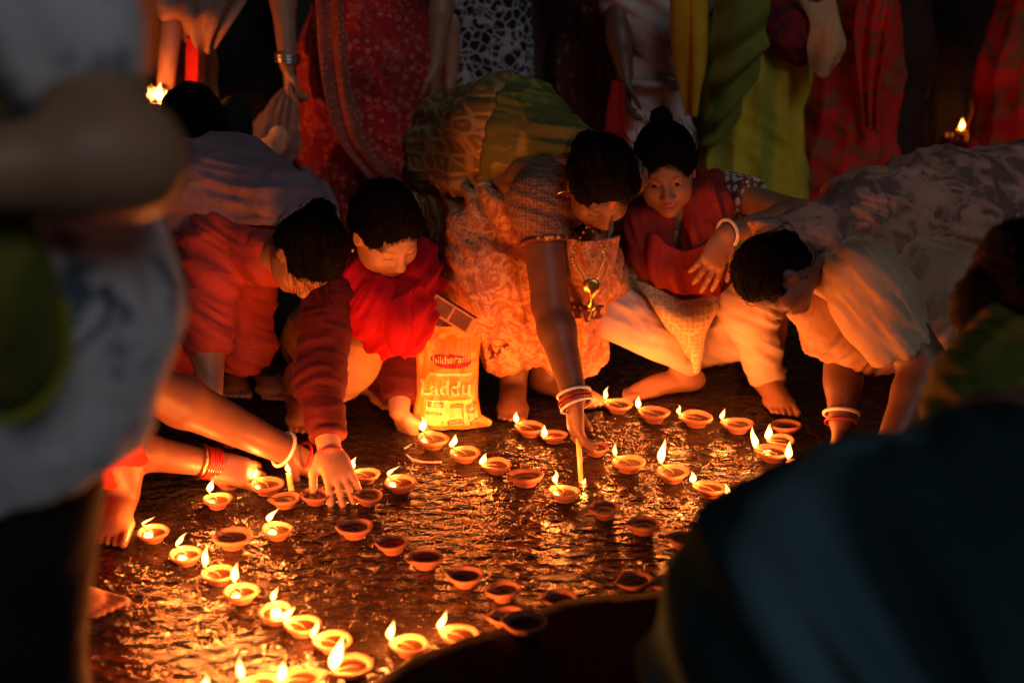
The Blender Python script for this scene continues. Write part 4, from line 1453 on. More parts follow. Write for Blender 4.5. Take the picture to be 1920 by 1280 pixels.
# ------------------------------------------------------------------ woman bent low on the left, shawl over her back
def left_woman():
    p = Person("woman in red tunic bent low with a grey purple shawl over her back", G(420, 800), GP_L, 'skin', 0.0048)
    hc = P(574, 478, 3.06)
    pel, chest, nb = P(345, 440, 3.80), P(440, 430, 3.42), P(505, 480, 3.20)
    L = p.head(hc, (0.10, -0.36, -0.92), (0.72, -0.62, 0.2), 0.83, neck_to=nb)
    rsh, rel, rwr = P(405, 470, 3.28), P(385, 610, 3.16), P(395, 735, 3.06)
    p.arm(rsh, rel, rwr, (0.05, 0.042, 0.042, 0.028))
    p.hand(rwr, V(0.05, -0.1, -1), V(0.8, 0.4, 0), -1, (0.4, 0.4, 0.4, 0.4), 0.05, 0.95, 0.3)
    for x, y in ((430, 3.62), (500, 3.60)):
        an = P(x, 740, y); an[2] = 0.07
        p.foot(an, (0.3, -0.9), 0.98)
        p.F.chain([pel, P(x - 40, 600, y), an], [.09, .06, .036])
    p.F.chain([pel, chest, nb, rsh], [.09, .09, .045, .034], 0.01)
    p.body()
    p.hair(combed=420, line=0.060, bun=(-0.03, -0.105, 0.035), bun_r=0.045, thick=1.10)
    p.strands([(L(0.03, 0.06, 0.085), R_col(p.hR, 1)), (L(0.05, 0.04, 0.06), R_col(p.hR, 1)), (L(0.06, 0.02, 0.02), V(0.2, -.2, -1))], 46, 0.10, (0.25, -0.05, -1), 5, 0.0007)
    v, q = boxmesh(L(0.02, -0.055, 0.105), p.hR @ np.array([[.8, -.6, 0], [.6, .8, 0], [0, 0, 1]]), (0.016, 0.004, 0.004))
    p.part("hair_clip", (v, q), 'silver', smooth=False)
    F = Field(0.0065)
    F.chain([pel, chest, nb], [0.165, 0.145, 0.065], 0.06)
    F.cap(P(400, 470, 3.30), P(560, 430, 3.45), 0.065, 0.06, 0.06)
    e = P(388, 640, 3.13)
    F.chain([rsh, rel, e], [0.072, 0.060, 0.052], 0.03)
    F.chain([P(360, 500, 3.62), P(350, 640, 3.55)], [0.15, 0.16], 0.06)
    F.chain([P(450, 520, 3.42), P(455, 640, 3.40)], [0.085, 0.085], 0.05)
    F.cut(P(450, 702, 3.40), V(0.0, 0.25, -1))
    p.part("tunic", F.mesh(), 'red_kurta', disp=[folds((0.5, 0.2, 0.8), 0.045, 0.0065, 0.9, 5, 5), lumps(0.005, 13, 6)])
    F = Field(0.007)
    F.chain([P(440, 680, 3.60), P(470, 800, 3.58)], [0.10, 0.06], 0.05)
    F.chain([P(500, 660, 3.58), P(520, 800, 3.56)], [0.10, 0.06], 0.05)
    F.cut(V(0, 0, 0.05), V(0, 0, -1))
    p.part("trousers", F.mesh(), 'black_cloth', disp=[folds((0.5, 0.2, 1), 0.05, 0.004, seed=4)])
    # shawl over the back
    F = Field(0.007)
    F.chain([P(330, 395, 3.82), P(430, 378, 3.45), P(535, 400, 3.27)], [0.178, 0.158, 0.105], 0.06)
    cutline(F, (280, 440), (520, 385), 3.4)
    p.part("shawl", F.mesh(), 'purple_scarf', disp=[folds((0.15, 0.2, 1), 0.05, 0.007, 0.9, 4, 3), lumps(0.006, 9, 4)])
    c = [[P(560, 310, 3.40), P(595, 330, 3.38), P(615, 350, 3.40)], [P(590, 345, 3.32), P(612, 365, 3.30), P(630, 385, 3.33)], [P(606, 385, 3.30), P(622, 400, 3.28), P(638, 415, 3.31)], [P(625, 415, 3.30), P(634, 425, 3.29), P(640, 432, 3.31)]]
    p.part("shawl_end", sheet(c, 30, 24, lambda u, v, x: 0.006 * np.sin(v * 9)), 'purple_scarf')
    return p
left_woman()

# ------------------------------------------------------------------ person at far left reaching in with both arms
def arms_person():
    p = Person("person in red at the left edge reaching in with bangled bare forearms", G(150, 960), GP_L, 'skin_dark', 0.0048)
    sh1, el1, wr1 = P(120, 560, 2.70), P(262, 715, 2.80), P(532, 842, 2.96)
    p.arm(sh1, el1, wr1, (0.052, 0.050, 0.053, 0.033))
    el1b = P(330, 760, 2.80)
    p.hand(wr1, P(600, 884, 2.99) - wr1, V(0.1, 0.45, -0.9), -1, (0.35, 0.45, 0.5, 0.55), 0.05, 0.95, 0.25)
    sh2, el2, wr2 = P(60, 640, 2.55), P(215, 838, 2.80), P(392, 868, 2.90)
    p.arm(sh2, el2, wr2, (0.05, 0.044, 0.040, 0.029))
    p.hand(wr2, P(480, 892, 2.90) - wr2, V(0.25, 0.8, -0.6), -1, (0.35, 0.45, 0.5, 0.6), 0.06, 0.95, 0.35)
    hc = P(-40, 330, 2.75)
    p.head(hc, (0.6, -0.2, -0.75), (0, 0, 1), 1.0, neck_to=P(-50, 480, 2.72))
    an = P(228, 925, 2.78); an[2] = 0.075
    p.F.cap(an + V(-0.05, 0.02, 0.2), an, 0.05, 0.036)
    p.foot(an, (0.10, -1), 0.98)
    tb, tp = P(-50, 490, 2.72), P(-30, 800, 2.76)
    an2 = G(52, 1128); an2[2] = 0.075
    p.foot(an2, (0.95, -0.25), 1.0); p.F.chain([tp, P(60, 960, 2.5), an2], [.09, .055, .036], 0.03)
    p.F.chain([tb, P(-40, 650, 2.72), tp, P(150, 800, 2.76), an], [.05, .1, .1, .07, .036], 0.03); p.F.chain([sh1, tb, sh2], [.05, .05, .045], 0.03)
    p.body()
    p.hair(bun=(0, -0.1, 0.0))
    F = Field(0.008)
    F.chain([P(-60, 500, 2.72), P(-40, 700, 2.72), P(40, 880, 2.74)], [0.10, 0.16, 0.15], 0.06)
    F.chain([P(0, 560, 2.72), P(120, 640, 2.72), P(225, 690, 2.77)], [0.08, 0.075, 0.064], 0.05)
    F.chain([P(60, 800, 2.75), P(180, 800, 2.76), P(222, 870, 2.79)], [0.12, 0.085, 0.052], 0.05)
    F.cut(P(225, 908, 2.79), V(0, 0.0, -1))
    p.part("tunic", F.mesh(), 'red_plain', disp=[folds((0.5, 0.2, 0.8), 0.045, 0.006, seed=5), lumps(0.004, 14, 2)])
    ax = wr2 - el2
    p.bangle(wr2 - nrm(ax) * 0.022, ax, 0.037, 0.004, 'gold')
    for k in range(6):
        p.bangle(wr2 - nrm(ax) * (0.010 - 0.0055 * k), ax, 0.0345, 0.0026, 'redbangle')
    p.bangle(wr1 + nrm(wr1 - el1) * 0.0, wr1 - el1, 0.040, 0.0042, 'shell')
    p.bangle(wr1 + nrm(wr1 - el1) * 0.05, wr1 - el1, 0.036, 0.0035, 'redbangle')
    return p
arms_person()

# ------------------------------------------------------------------ woman bending on the right
def right_woman():
    p = Person("woman bent double at right with a grey rose drape over her back", G(1740, 800), GP_L, 'skin_dark', 0.0048)
    hc = P(1455, 520, 3.02)
    pel, chest, nb = P(1890, 440, 3.45), P(1660, 430, 3.28), P(1560, 500, 3.10)
    L = p.head(hc, (-0.14, -0.32, -0.93), (-0.93, -0.25, 0.08), 0.80, neck_to=nb)
    rsh, rel, rwr = P(1640, 540, 3.00), P(1735, 690, 2.92), P(1665, 850, 2.80)
    p.arm(rsh, rel, rwr, (0.06, 0.054, 0.046, 0.032))
    p.hand(rwr, V(-0.25, -0.15, -0.5), V(-0.6, 0.6, 0), 1, (0.4, 0.4, 0.4, 0.4), 0.05, 0.95, 0.3)
    l0, l1, l2 = P(1600, 560, 3.20), P(1582, 690, 3.14), P(1577, 790, 3.06)
    p.arm(l0, l1, l2, (0.046, 0.044, 0.040, 0.029))
    p.hand(l2, V(-0.05, -0.12, -0.5), V(-0.8, 0.4, 0), 1, (0.35, 0.4, 0.45, 0.5), 0.05, 0.95, 0.3)
    for x, Y in ((1840, 3.45), (1900, 3.40)):
        an = P(x, 800, Y); an[2] = 0.075
        p.foot(an, (-0.5, -0.8), 0.98)
        p.F.cap(an + V(0, 0.02, 0.2), an, 0.05, 0.036)
        p.F.cap(pel, an + V(0, 0.02, 0.2), .09, .05)
    p.F.chain([pel, chest, nb], [.09, .09, .05], 0.03); p.F.chain([rsh, nb, l0], [.05, .05, .045], 0.03)
    p.body()
    p.hair(combed=420, line=0.064, bun=(0, -0.10, -0.02), bun_r=0.04, thick=1.09)
    F = Field(0.0065)
    F.chain([rsh + V(-0.02, 0, 0.02), P(1640, 560, 3.0), P(1690, 655, 2.94)], [0.082, 0.086, 0.070], 0.05)
    F.chain([chest, nb], [0.11, 0.07], 0.05)
    F.cut(P(1692, 662, 2.94), nrm(V(0.25, -0.15, -0.6)))
    p.part("blouse", F.mesh(), 'cream_blouse', disp=[folds((0.7, 0.2, 0.5), 0.035, 0.0035, 0.9, 6, 5), lumps(0.005, 12, 6)])
    # saree hanging under the chest
    F = Field(0.0075)
    F.chain([pel, chest], [0.18, 0.13], 0.06)
    F.chain([P(1520, 570, 3.16), P(1580, 615, 3.16), P(1660, 630, 3.18)], [0.055, 0.085, 0.085], 0.06)
    F.chain([P(1640, 520, 3.2), P(1760, 560, 3.12), P(1770, 620, 3.10)], [0.12, 0.11, 0.075], 0.06)
    F.chain([P(1850, 560, 3.35), P(1850, 800, 3.42)], [0.17, 0.16], 0.08)
    F.cut(V(0, 0, 0.07), V(0, 0, -1))
    p.part("saree", F.mesh(), 'tan_saree', disp=[folds((0.8, 0.2, -0.35), 0.05, 0.009, 1.0, 4, 5), lumps(0.007, 10, 6)])
    F = Field(0.0075)
    F.chain([P(1920, 400, 3.46), P(1760, 405, 3.34), P(1620, 425, 3.22), P(1500, 450, 3.10), P(1430, 432, 3.10)], [0.165, 0.142, 0.105, 0.055, 0.03], 0.07)
    cutline(F, (1360, 440), (1500, 478), 3.1)
    cutline(F, (1480, 476), (1900, 500), 3.2)
    p.part("drape", F.mesh(), 'grey_drape', disp=[folds((0.25, 0.3, 1), 0.05, 0.010, 1.3, 4.5, 3), lumps(0.007, 12, 4)])
    p.bangle(mid(l1, l2, 0.86), l2 - l1, 0.040, 0.0042, 'shell')
    p.bangle(mid(l1, l2, 1.02), l2 - l1, 0.036, 0.0030, 'redbangle')
    return p
right_woman()

# ------------------------------------------------------------------ blurred people close to the camera
def near_left():
    p = Person("blurred person at the left edge in white blue-printed tunic, elbow raised", (-0.62, 1.40), GP_F, 'skin_light', 0.008)
    sh, el, wr = P(60, -20, 1.34), P(240, 300, 1.27), P(-90, 325, 1.20)
    p.arm(sh, el, wr, (0.05, 0.048, 0.045, 0.034))
    p.F.cap(P(190, 285, 1.26), el, 0.046, 0.043, 0.03)
    p.hand(wr, V(-1, 0, 0.1), V(0, -1, 0), 1, (0.5, 0.5, 0.5, 0.5), 0.05)
    hc = P(-40, -330, 1.42)
    p.head(hc, (-0.2, 0.95, -0.2), (0, 0, 1), 1.0, neck_to=P(-40, -120, 1.42))
    for dx, dy in ((-0.10, 0.0), (0.02, 0.06)):
        an = V(-0.62 + dx, 1.42 + dy, 0.08)
        p.foot(an, (0.2, 1), 1.0)
        p.F.chain([P(0, 880, 1.43), an + V(0, 0, .2), an], [.09, .05, .036])
    p.F.chain([P(-40, -120, 1.42), P(0, 330, 1.45), P(0, 880, 1.43)], [.05, .1, .1]); p.F.cap(sh, P(-40, -100, 1.42), .05, .05)
    p.body()
    p.hair(bun=(0, -0.11, 0.0))
    F = Field(0.009)
    F.chain([P(-30, -40, 1.42), P(0, 330, 1.45), P(40, 560, 1.42), P(20, 720, 1.42), P(-10, 900, 1.42)], [0.10, 0.115, 0.130, 0.128, 0.120], 0.06)
    F.chain([P(40, -40, 1.36), sh, P(120, 75, 1.32)], [0.075, 0.075, 0.072], 0.04)
    F.cut(P(0, 950, 1.36), nrm(V(0.35, 0, -1)))
    p.part("tunic", F.mesh(), 'white_print', disp=[folds((1, 0.4, 0.2), 0.08, 0.010, 0.8, 4, 5), lumps(0.012, 7, 6)])
    F = Field(0.009)
    b = V(-0.62, 1.42, 0)
    F.chain([P(0, 880, 1.43), V(-0.585, 1.44, 0.35), V(-0.60, 1.46, 0.08)], [0.11, 0.080, 0.07], 0.05)
    F.chain([P(-60, 880, 1.43), V(-0.70, 1.42, 0.35), V(-0.70, 1.42, 0.08)], [0.12, 0.085, 0.07], 0.05)
    p.part("trousers", F.mesh(), 'black_cloth', disp=lumps(0.008, 8, 3))
    return p
near_left()

def near_left_bag():
    F = Field(0.007)
    F.ell(P(15, 610, 1.25), V(0.055, 0.03, 0.085), frame((0.2, 1, 0)), 0.02)
    F.cap(P(20, 430, 1.27), P(30, 560, 1.25), 0.022, 0.03, 0.03)
    c = P(40, 780, 1.25)
    root = empty("shoulder_bag", c)
    v, q = F.mesh()
    v = v + vnormals(v, q) * lumps(0.005, 20, 2)(v, None)[:, None]
    mesh_obj("bag_body", v, q, M['green_collar'], root, c)
    M['lime'] = mat_cloth("lime yellow piping", (0.30, 0.30, 0.02))
    tv, tq = tube(curve_pts([P(118, 560, 1.245), P(128, 670, 1.235), P(80, 755, 1.225), P(10, 790, 1.22), P(-60, 790, 1.22)], 30), 0.005, 8)
    mesh_obj("piping", tv, tq, M['lime'], root, c)
    tv, tq = tube(curve_pts([P(20, 440, 1.27), P(-10, 200, 1.30), P(-30, -40, 1.34)], 16), 0.008, 8)
    mesh_obj("strap", tv, tq, M['green_collar'], root, c)
    tag(root, "blurred dark green bag with lime edge at the left edge", "bag")
near_left_bag()

def near_right():
    p = Person("blurred person from behind at lower right, dark blue shawl and green collar", (0.62, 1.55), GP_F, 'skin_dark', 0.008)
    hc = P(1922, 560, 2.02)
    p.head(hc, (0.15, 0.85, -0.45), (0, 0, 1), 0.92, neck_to=P(1900, 690, 1.96))
    p.F.cap(P(1900, 690, 1.96), P(1850, 900, 1.75), 0.06, 0.1, 0.05)
    for dx in (-0.1, 0.12):
        p.foot(V(0.62 + dx, 1.75, 0.08), (0, 1), 1.0)
        p.F.chain([P(1850, 900, 1.75), V(0.62 + dx, 1.7, 0.3), V(0.62 + dx, 1.75, 0.08)], [.1, 0.06, 0.036])
    p.body()
    p.hair(bun=(0, -0.1, -0.02), bun_r=0.045, extra=[((-0.06, -0.02, -0.02), (0.06, -0.02, -0.02), 0.062, 0.062), ((-0.03, -0.03, -0.09), (0.03, -0.03, -0.09), 0.055, 0.055)], thick=1.14)
    F = Field(0.009)
    F.chain([P(1885, 660, 1.96), P(1855, 735, 1.90), P(1840, 870, 1.8)], [0.055, 0.072, 0.10], 0.05)
    F.chain([P(1930, 640, 1.96), P(1990, 740, 1.90)], [0.07, 0.1], 0.05)
    p.part("collar", F.mesh(), 'green_collar', disp=[folds((0.6, 0.2, 0.8), 0.05, 0.006, seed=3)])
    F = Field(0.010)
    F.ell(P(1770, 1230, 1.52), V(0.30, 0.30, 0.24), None, 0.08)
    F.ell(P(1910, 1020, 1.66), V(0.26, 0.2, 0.17), None, 0.08)
    F.ell(P(1540, 1160, 1.50), V(0.16, 0.18, 0.17), None, 0.10)
    F.ell(P(1490, 1340, 1.48), V(0.16, 0.2, 0.22), None, 0.10)
    F.ell(P(1800, 1500, 1.48), V(0.36, 0.3, 0.22), None, 0.08)
    F.cut(V(0, 0, 0.01), V(0, 0, -1))
    p.part("shawl", F.mesh(), 'navy', disp=[folds((0.9, 0.1, 0.45), 0.11, 0.016, 0.7, 2.5, 4), lumps(0.012, 5, 3)])
    return p
near_right()

# ------------------------------------------------------------------ people standing behind
def stander(label, px, Y, skirt, top, hair=True, h=1.55, w=0.16, hem=0.20, face=(0, -1, -0.25), arms=(), skin='skin_dark', npl=11, amp=0.022, res=0.010, trousers=False, hemz=0.05, dpt=0.8, sleeves=None, seed=0, lean=0.0):
    x0 = P(px, 100, Y)[0]
    p = Person(label, (x0, Y), GP_B, skin, 0.0065)
    b = V(x0, Y, 0)
    k = h / 1.55
    waist, chest, neck, hc = b + V(0, 0, 0.95 * k), b + V(lean * .6, -0.02, 1.17 * k), b + V(lean, -0.01, 1.33 * k), b + V(lean, -0.03, 1.445 * k)
    p.head(hc, face, (0, 0, 1), 0.95 * k ** 0.5, neck_to=neck)
    p.F.cap(chest, neck, 0.05 * k, 0.045 * k, 0.05)
    for i, (sx, el, wr, fd, pl, th, cu) in enumerate(arms):
        sh = b + V(sx * 0.165 * k + lean, 0, 1.27 * k)
        p.arm(sh, el, wr)
        p.hand(wr, fd, pl, th, (cu,) * 4, 0.05, 0.95, 0.25)
        if sleeves:
            F = Field(0.009)
            F.chain([sh, mid(sh, el, 0.75)], [0.066, 0.056], 0.03)
            p.part("sleeve", F.mesh(), sleeves, disp=lumps(0.004, 14, 2))
    for dx in (-0.07, 0.07):
        an = b + V(dx, 0.02, 0.08)
        p.foot(an, (dx * 2, -1), 1.0)
        p.F.chain([waist, an + V(0, 0.0, .25), an], [w * .4, .05, .036])
    p.F.chain([waist, chest, neck], [w * .4, w * .4, .045 * k]); p.F.cap(chest + V(-.13 * k, 0, .1 * k), chest + V(.13 * k, 0, .1 * k), .035 * k, .035 * k)
    p.body()
    p.hair(bun=(0, -0.105, -0.01), bun_r=0.04)
    F = Field(res)
    fl = (V(0, 1, 0), dpt)
    if trousers:
        for dx in (-0.075, 0.075):
            F.chain([waist + V(dx * .8, 0, 0), b + V(dx, 0, 0.5 * k), b + V(dx * 1.05, 0, hemz)], [w * 0.75, 0.085, 0.07], 0.05)
    else:
        F.chain([waist, b + V(0, 0, 0.72 * k), b + V(0, 0, 0.35), b + V(0, 0, hemz)], [w * 0.86, w * 1.08, (w + hem) / 2, hem], 0.06, fl)
        F.cut(b + V(0, 0, hemz), V(0, 0, -1))
    p.part("trousers" if trousers else "skirt", F.mesh(), skirt, disp=[pleats(None, (waist, b + V(0, 0, hemz)), npl, amp, seed), folds((0.5, 0.3, 0.9), 0.12, 0.006, 0.8, 3, seed + 2), lumps(0.006, 8, seed)])
    F = Field(res)
    F.chain([waist - V(0, 0, 0.05), chest, neck - V(0, 0, 0.05)], [w * 0.88, w * 0.85, 0.075], 0.05, (V(0, 1, 0), 0.75))
    F.cap(b + V(-0.15 * k + lean, 0, 1.27 * k), b + V(0.15 * k + lean, 0, 1.27 * k), 0.062, 0.062, 0.06)
    p.part("top", F.mesh(), top, disp=[folds((0.5, 0.2, 0.8), 0.06, 0.006, seed=5)])
    return p

D = V(0, 0, -1)
# red saree woman with the plastic bag
el, wr = P(525, 30, 4.30), P(540, 120, 4.24)
p = stander("standing woman in red tie-dyed saree holding a plastic bag", 695, 4.42, 'red_saree', 'red_saree', w=0.195, hem=0.24, npl=9, amp=0.022, res=0.008,
            arms=((-1, P(528, -40, 4.36), wr, D + V(0.02, -0.1, 0), V(1, 0.2, 0), 1, 0.9), (1, P(828, -10, 4.40), P(815, 120, 4.34), D, V(-1, 0.2, 0), -1, 0.5)), skin='skin', seed=3, sleeves='red_saree')
for k in range(3):
    p.bangle(wr - V(0, 0, 0.004 + 0.009 * k - 0.03), V(0.1, 0, 1), 0.036, 0.0036, 'silver')
c = [[P(590, -40, 4.22), P(640, -40, 4.18)], [P(600, 90, 4.22), P(650, 100, 4.18)], [P(612, 180, 4.20), P(668, 200, 4.17)], [P(632, 255, 4.17), P(700, 280, 4.15)], [P(690, 335, 4.16), P(770, 345, 4.18)]]
p.part("saree_end", sheet(c, 60, 20, lambda u, v, x: 0.010 * np.sin(v * 9 + u * 3)), 'red_border')
c = [[P(800, 330, 4.20), P(835, 320, 4.24)], [P(798, 400, 4.16), P(840, 400, 4.20)], [P(806, 490, 4.16), P(845, 478, 4.20)]]
p.part("saree_end", sheet(c, 40, 20, lambda u, v, x: 0.012 * np.sin(v * 11 + u * 2)), 'red_saree')

# clear plastic bag in her hand
def plastic_bag():
    m, t, b = new_mat("crinkled clear plastic")
    b.inputs["Base Color"].default_value = (0.6, 0.42, 0.35, 1)
    b.inputs["Roughness"].default_value = 0.22
    b.inputs["Alpha"].default_value = 0.2
    v_ = coords(t)
    bump(t, b, noise(t, v_, 45, 4, 0.6, 1.5), 0.7, 0.01)
    top = P(540, 160, 4.19)
    F = Field(0.006)
    F.chain([top, P(535, 200, 4.19), P(518, 258, 4.19), P(512, 285, 4.19)], [0.012, 0.035, 0.072, 0.066], 0.03, (V(0, 1, 0), 0.6))
    v, q = F.mesh()
    n = vnormals(v, q)
    v = v + n * (pleats(None, (top, P(512, 300, 4.19)), 9, 0.008, 4, lambda t: 1 - 0.5 * t)(v, n) + 0.004 * fbm(v * 25, 2, 3))[:, None]
    root = empty("plastic_bag", P(514, 305, 4.19))
    mesh_obj("bag_body", v, q, m, root, root.location)
    F = Field(0.006)
    F.ell(P(508, 275, 4.19), V(0.045, 0.03, 0.03)); F.ell(P(522, 255, 4.19), V(0.03, 0.025, 0.03), None, 0.01)
    v, q = F.mesh()
    mesh_obj("contents", v, q, M['cream_cloth'], root, root.location)
    tag(root, "crinkled clear plastic bag hanging from the red saree woman's hand", "bag")
plastic_bag()

# dark figure between the bag and the left flame
stander("standing person all in black behind the shawled woman", 440, 4.75, 'black_cloth', 'black_cloth', w=0.17, hem=0.2, seed=5)
# woman in printed black and white with bare arm
stander("standing person in black and white printed trousers", 905, 4.60, 'bw_print', 'black_cloth', w=0.13, trousers=True, seed=7, skin='skin',
        arms=((-1, P(850, 0, 4.55), P(842, 150, 4.50), D, V(1, 0, 0), 1, 0.4),))
stander("standing person in dark mauve trousers", 1025, 4.75, 'dark_mauve', 'dark_mauve', w=0.14, trousers=True, seed=9)
p = stander("standing woman in dark maroon motif tunic with a printed sash", 1118, 4.62, 'dark_maroon', 'dark_maroon', w=0.13, hem=0.15, seed=11, skin='skin_dark',
        arms=((1, P(1215, -40, 4.50), P(1175, 10, 4.40), V(0.6, -0.2, -0.6), V(0, -0.4, -1), 1, 0.4), (-1, P(1060, -30, 4.5), P(1130, 5, 4.38), V(1, 0, 0), V(0, 0, -1), 1, 0.3)))
c = [[P(1150, 10, 4.36), P(1182, 20, 4.34)], [P(1143, 80, 4.38), P(1168, 85, 4.36)], [P(1138, 150, 4.40), P(1148, 150, 4.39)], [P(1136, 178, 4.40), P(1139, 178, 4.395)]]
p.part("sash", sheet(c, 40, 14, None, 0.006), 'sash')
# child in white dress
p = stander("child in a white dress standing behind the girl with the bun", 1228, 4.36, 'white_dress', 'white_dress', h=1.15, w=0.105, hem=0.16, npl=13, amp=0.008, seed=13, skin='skin_dark',
        arms=((-1, P(1160, 60, 4.300), P(1172, 140, 4.250), D + V(0.1, 0, 0), V(1, 0, 0), 1, 0.4),))
c0 = p.base + V(0, 0, 0.70)
p.part("waistband", ring(c0, V(0, 0, 1), 0.107, 0.012), 'white_dress')
c = [[P(1150, 150, 4.220), P(1172, 160, 4.200)], [P(1140, 200, 4.220), P(1172, 205, 4.200)], [P(1132, 262, 4.220), P(1178, 265, 4.200)]]
o = mesh_obj("red_cloth", *sheet(c, 24, 14, lambda u, v, x: 0.006 * np.sin(v * 8), 0.004), M['red_plain'])
tag(o, "strip of plain red cloth hanging beside the white dress", "cloth")
# yellow scarf person
p = stander("standing woman in yellow tunic with a long golden scarf end", 1320, 4.62, 'dark_brown', 'yellow_cloth', w=0.14, hem=0.15, seed=15)
c = [[P(1258, -40, 4.150), P(1295, -40, 4.100), P(1330, -40, 4.150)], [P(1262, 60, 4.150), P(1298, 60, 4.090), P(1332, 70, 4.150)], [P(1275, 140, 4.150), P(1300, 140, 4.100), P(1328, 130, 4.150)], [P(1290, 215, 4.150), P(1298, 218, 4.130), P(1308, 210, 4.150)]]
p.part("scarf_end", sheet(c, 50, 30, lambda u, v, x: 0.012 * np.sin(v * 10 + u * 2), 0.005), 'yellow_cloth')
# green saree woman
p = stander("standing woman in yellow green saree", 1408, 4.45, 'green_saree', 'green_dark', w=0.155, hem=0.19, npl=11, amp=0.032, seed=17, skin='skin')
c = [[P(1345, -40, 4.260), P(1390, -40, 4.220), P(1435, -40, 4.260)], [P(1335, 60, 4.260), P(1385, 70, 4.200), P(1440, 60, 4.240)], [P(1330, 140, 4.260), P(1370, 150, 4.220), P(1430, 110, 4.240)], [P(1325, 215, 4.280), P(1350, 230, 4.250), P(1395, 190, 4.260)], [P(1318, 270, 4.300), P(1335, 275, 4.280), P(1360, 250, 4.300)]]
p.part("saree_end", sheet(c, 60, 40, lambda u, v, x: 0.014 * np.sin(u * 26 + v * 5), 0.005), 'green_dark')
# scarlet saree woman with embroidered bag and cream cloth
p = stander("standing woman in scarlet patterned saree beside the green saree", 1592, 4.62, 'scarlet_print', 'scarlet_print', w=0.15, hem=0.19, npl=9, amp=0.022, seed=19, skin='skin_dark')
c = [[P(1610, -40, 4.420), P(1680, -40, 4.420)], [P(1600, 60, 4.420), P(1665, 50, 4.400)], [P(1612, 160, 4.440), P(1650, 165, 4.420)], [P(1625, 240, 4.460), P(1648, 250, 4.440)]]
p.part("saree_end", sheet(c, 40, 24, lambda u, v, x: 0.015 * np.sin(v * 12 + u * 3), 0.005), 'scarlet_print')
F = Field(0.008)
F.chain([P(1460, 10, 4.320), P(1500, 60, 4.280), P(1520, 90, 4.280)], [0.07, 0.085, 0.05], 0.05, (V(0, 1, 0), 0.5))
v, q = F.mesh(); n = vnormals(v, q)
v = v + n * (folds((0.6, 0, 1), 0.05, 0.008, seed=4)(v, n))[:, None]
o = mesh_obj("cloth_bag", v, q, M['crimson_bag'])
tag(o, "crimson embroidered cloth bag carried in front of the scarlet saree", "bag")
c = [[P(1490, -10, 4.240), P(1530, 5, 4.220), P(1560, -15, 4.240)], [P(1520, 40, 4.220), P(1545, 45, 4.200), P(1572, 40, 4.220)], [P(1512, 90, 4.220), P(1550, 95, 4.190), P(1588, 85, 4.220)], [P(1515, 125, 4.220), P(1545, 146, 4.200), P(1575, 118, 4.220)]]
o = mesh_obj("cream_cloth", *sheet(c, 40, 34, lambda u, v, x: 0.008 * np.sin(v * 7 + u * 5), 0.005), M['cream_cloth'])
tag(o, "folded cream cloth hanging over the crimson bag", "cloth")
# dark brown figure and people at the far right
stander("standing person in dark brown tunic behind the scarlet saree", 1668, 4.85, 'dark_brown', 'dark_brown', w=0.13, hem=0.16, seed=21)
DKP = stander("standing person in black holding a small candle far right", 1775, 5.25, 'black_cloth', 'black_cloth', w=0.17, hem=0.20, seed=23,
        arms=((1, P(1850, 160, 5.15), P(1815, 285, 4.98), V(-0.7, -0.3, 0.1), V(0, 0.3, 1), -1, 0.8),))
stander("standing woman in rust red saree at the right edge", 1945, 4.6, 'scarlet_print', 'scarlet_print', w=0.16, hem=0.2, seed=25)
# people at upper left
p = stander("standing person in amber skirt and dusty shawl at upper left", 285, 4.55, 'amber_cloth', 'dusty_cloth', w=0.17, hem=0.2, seed=27, skin='skin',
        arms=((1, P(330, -60, 4.30), P(310, 170, 4.18), V(-0.4, -0.5, -0.1), V(0, 0.2, 1), -1, 0.5),))
c = [[P(290, -20, 4.24), P(340, -40, 4.22), P(400, -40, 4.24), P(490, -40, 4.30)], [P(300, 20, 4.22), P(345, 25, 4.18), P(400, 20, 4.20), P(455, 10, 4.28)], [P(320, 45, 4.24), P(360, 50, 4.22), P(395, 60, 4.22), P(425, 50, 4.26)], [P(365, 95, 4.28), P(378, 100, 4.27), P(390, 95, 4.27), P(400, 85, 4.28)]]
p.part("shawl_end", sheet(c, 50, 50, lambda u, v, x: 0.012 * np.sin(v * 18 + u * 3) + 0.006 * fbm(x * 15, 2, 2), 0.005), 'dusty_cloth')
c = [[P(350, 70, 4.26), P(374, 70, 4.25)], [P(348, 120, 4.26), P(372, 120, 4.25)], [P(346, 176, 4.27), P(370, 176, 4.26)]]
p.part("red_band", sheet(c, 24, 10, None, 0.005), 'red_plain')
# head of someone crouching behind the shawl
p = Person("black-haired person crouching half hidden behind the grey purple shawl", (P(360, 230, 3.95)[0], 4.0), GP_L, 'skin_dark', 0.007)
p.head(P(360, 245, 3.95), (0.2, -0.6, -0.75), (0, 0, 1), 1.05, neck_to=P(355, 330, 4.02))
p.F.chain([P(355, 330, 4.02), P(355, 450, 4.1), P(355, 600, 4.1)], [.05, .1, .1])
p.body(); p.hair(bun=(0, -0.1, 0.0))
F = Field(0.010)
F.chain([P(355, 335, 4.05), P(355, 450, 4.1), P(355, 620, 4.1)], [0.09, 0.19, 0.22], 0.06)
F.chain([P(440, 215, 4.05), P(420, 300, 4.05)], [0.05, 0.09], 0.06)
F.cut(V(0, 0, 0.01), D)
p.part("tunic", F.mesh(), 'black_cloth', disp=lumps(0.01, 8, 3))

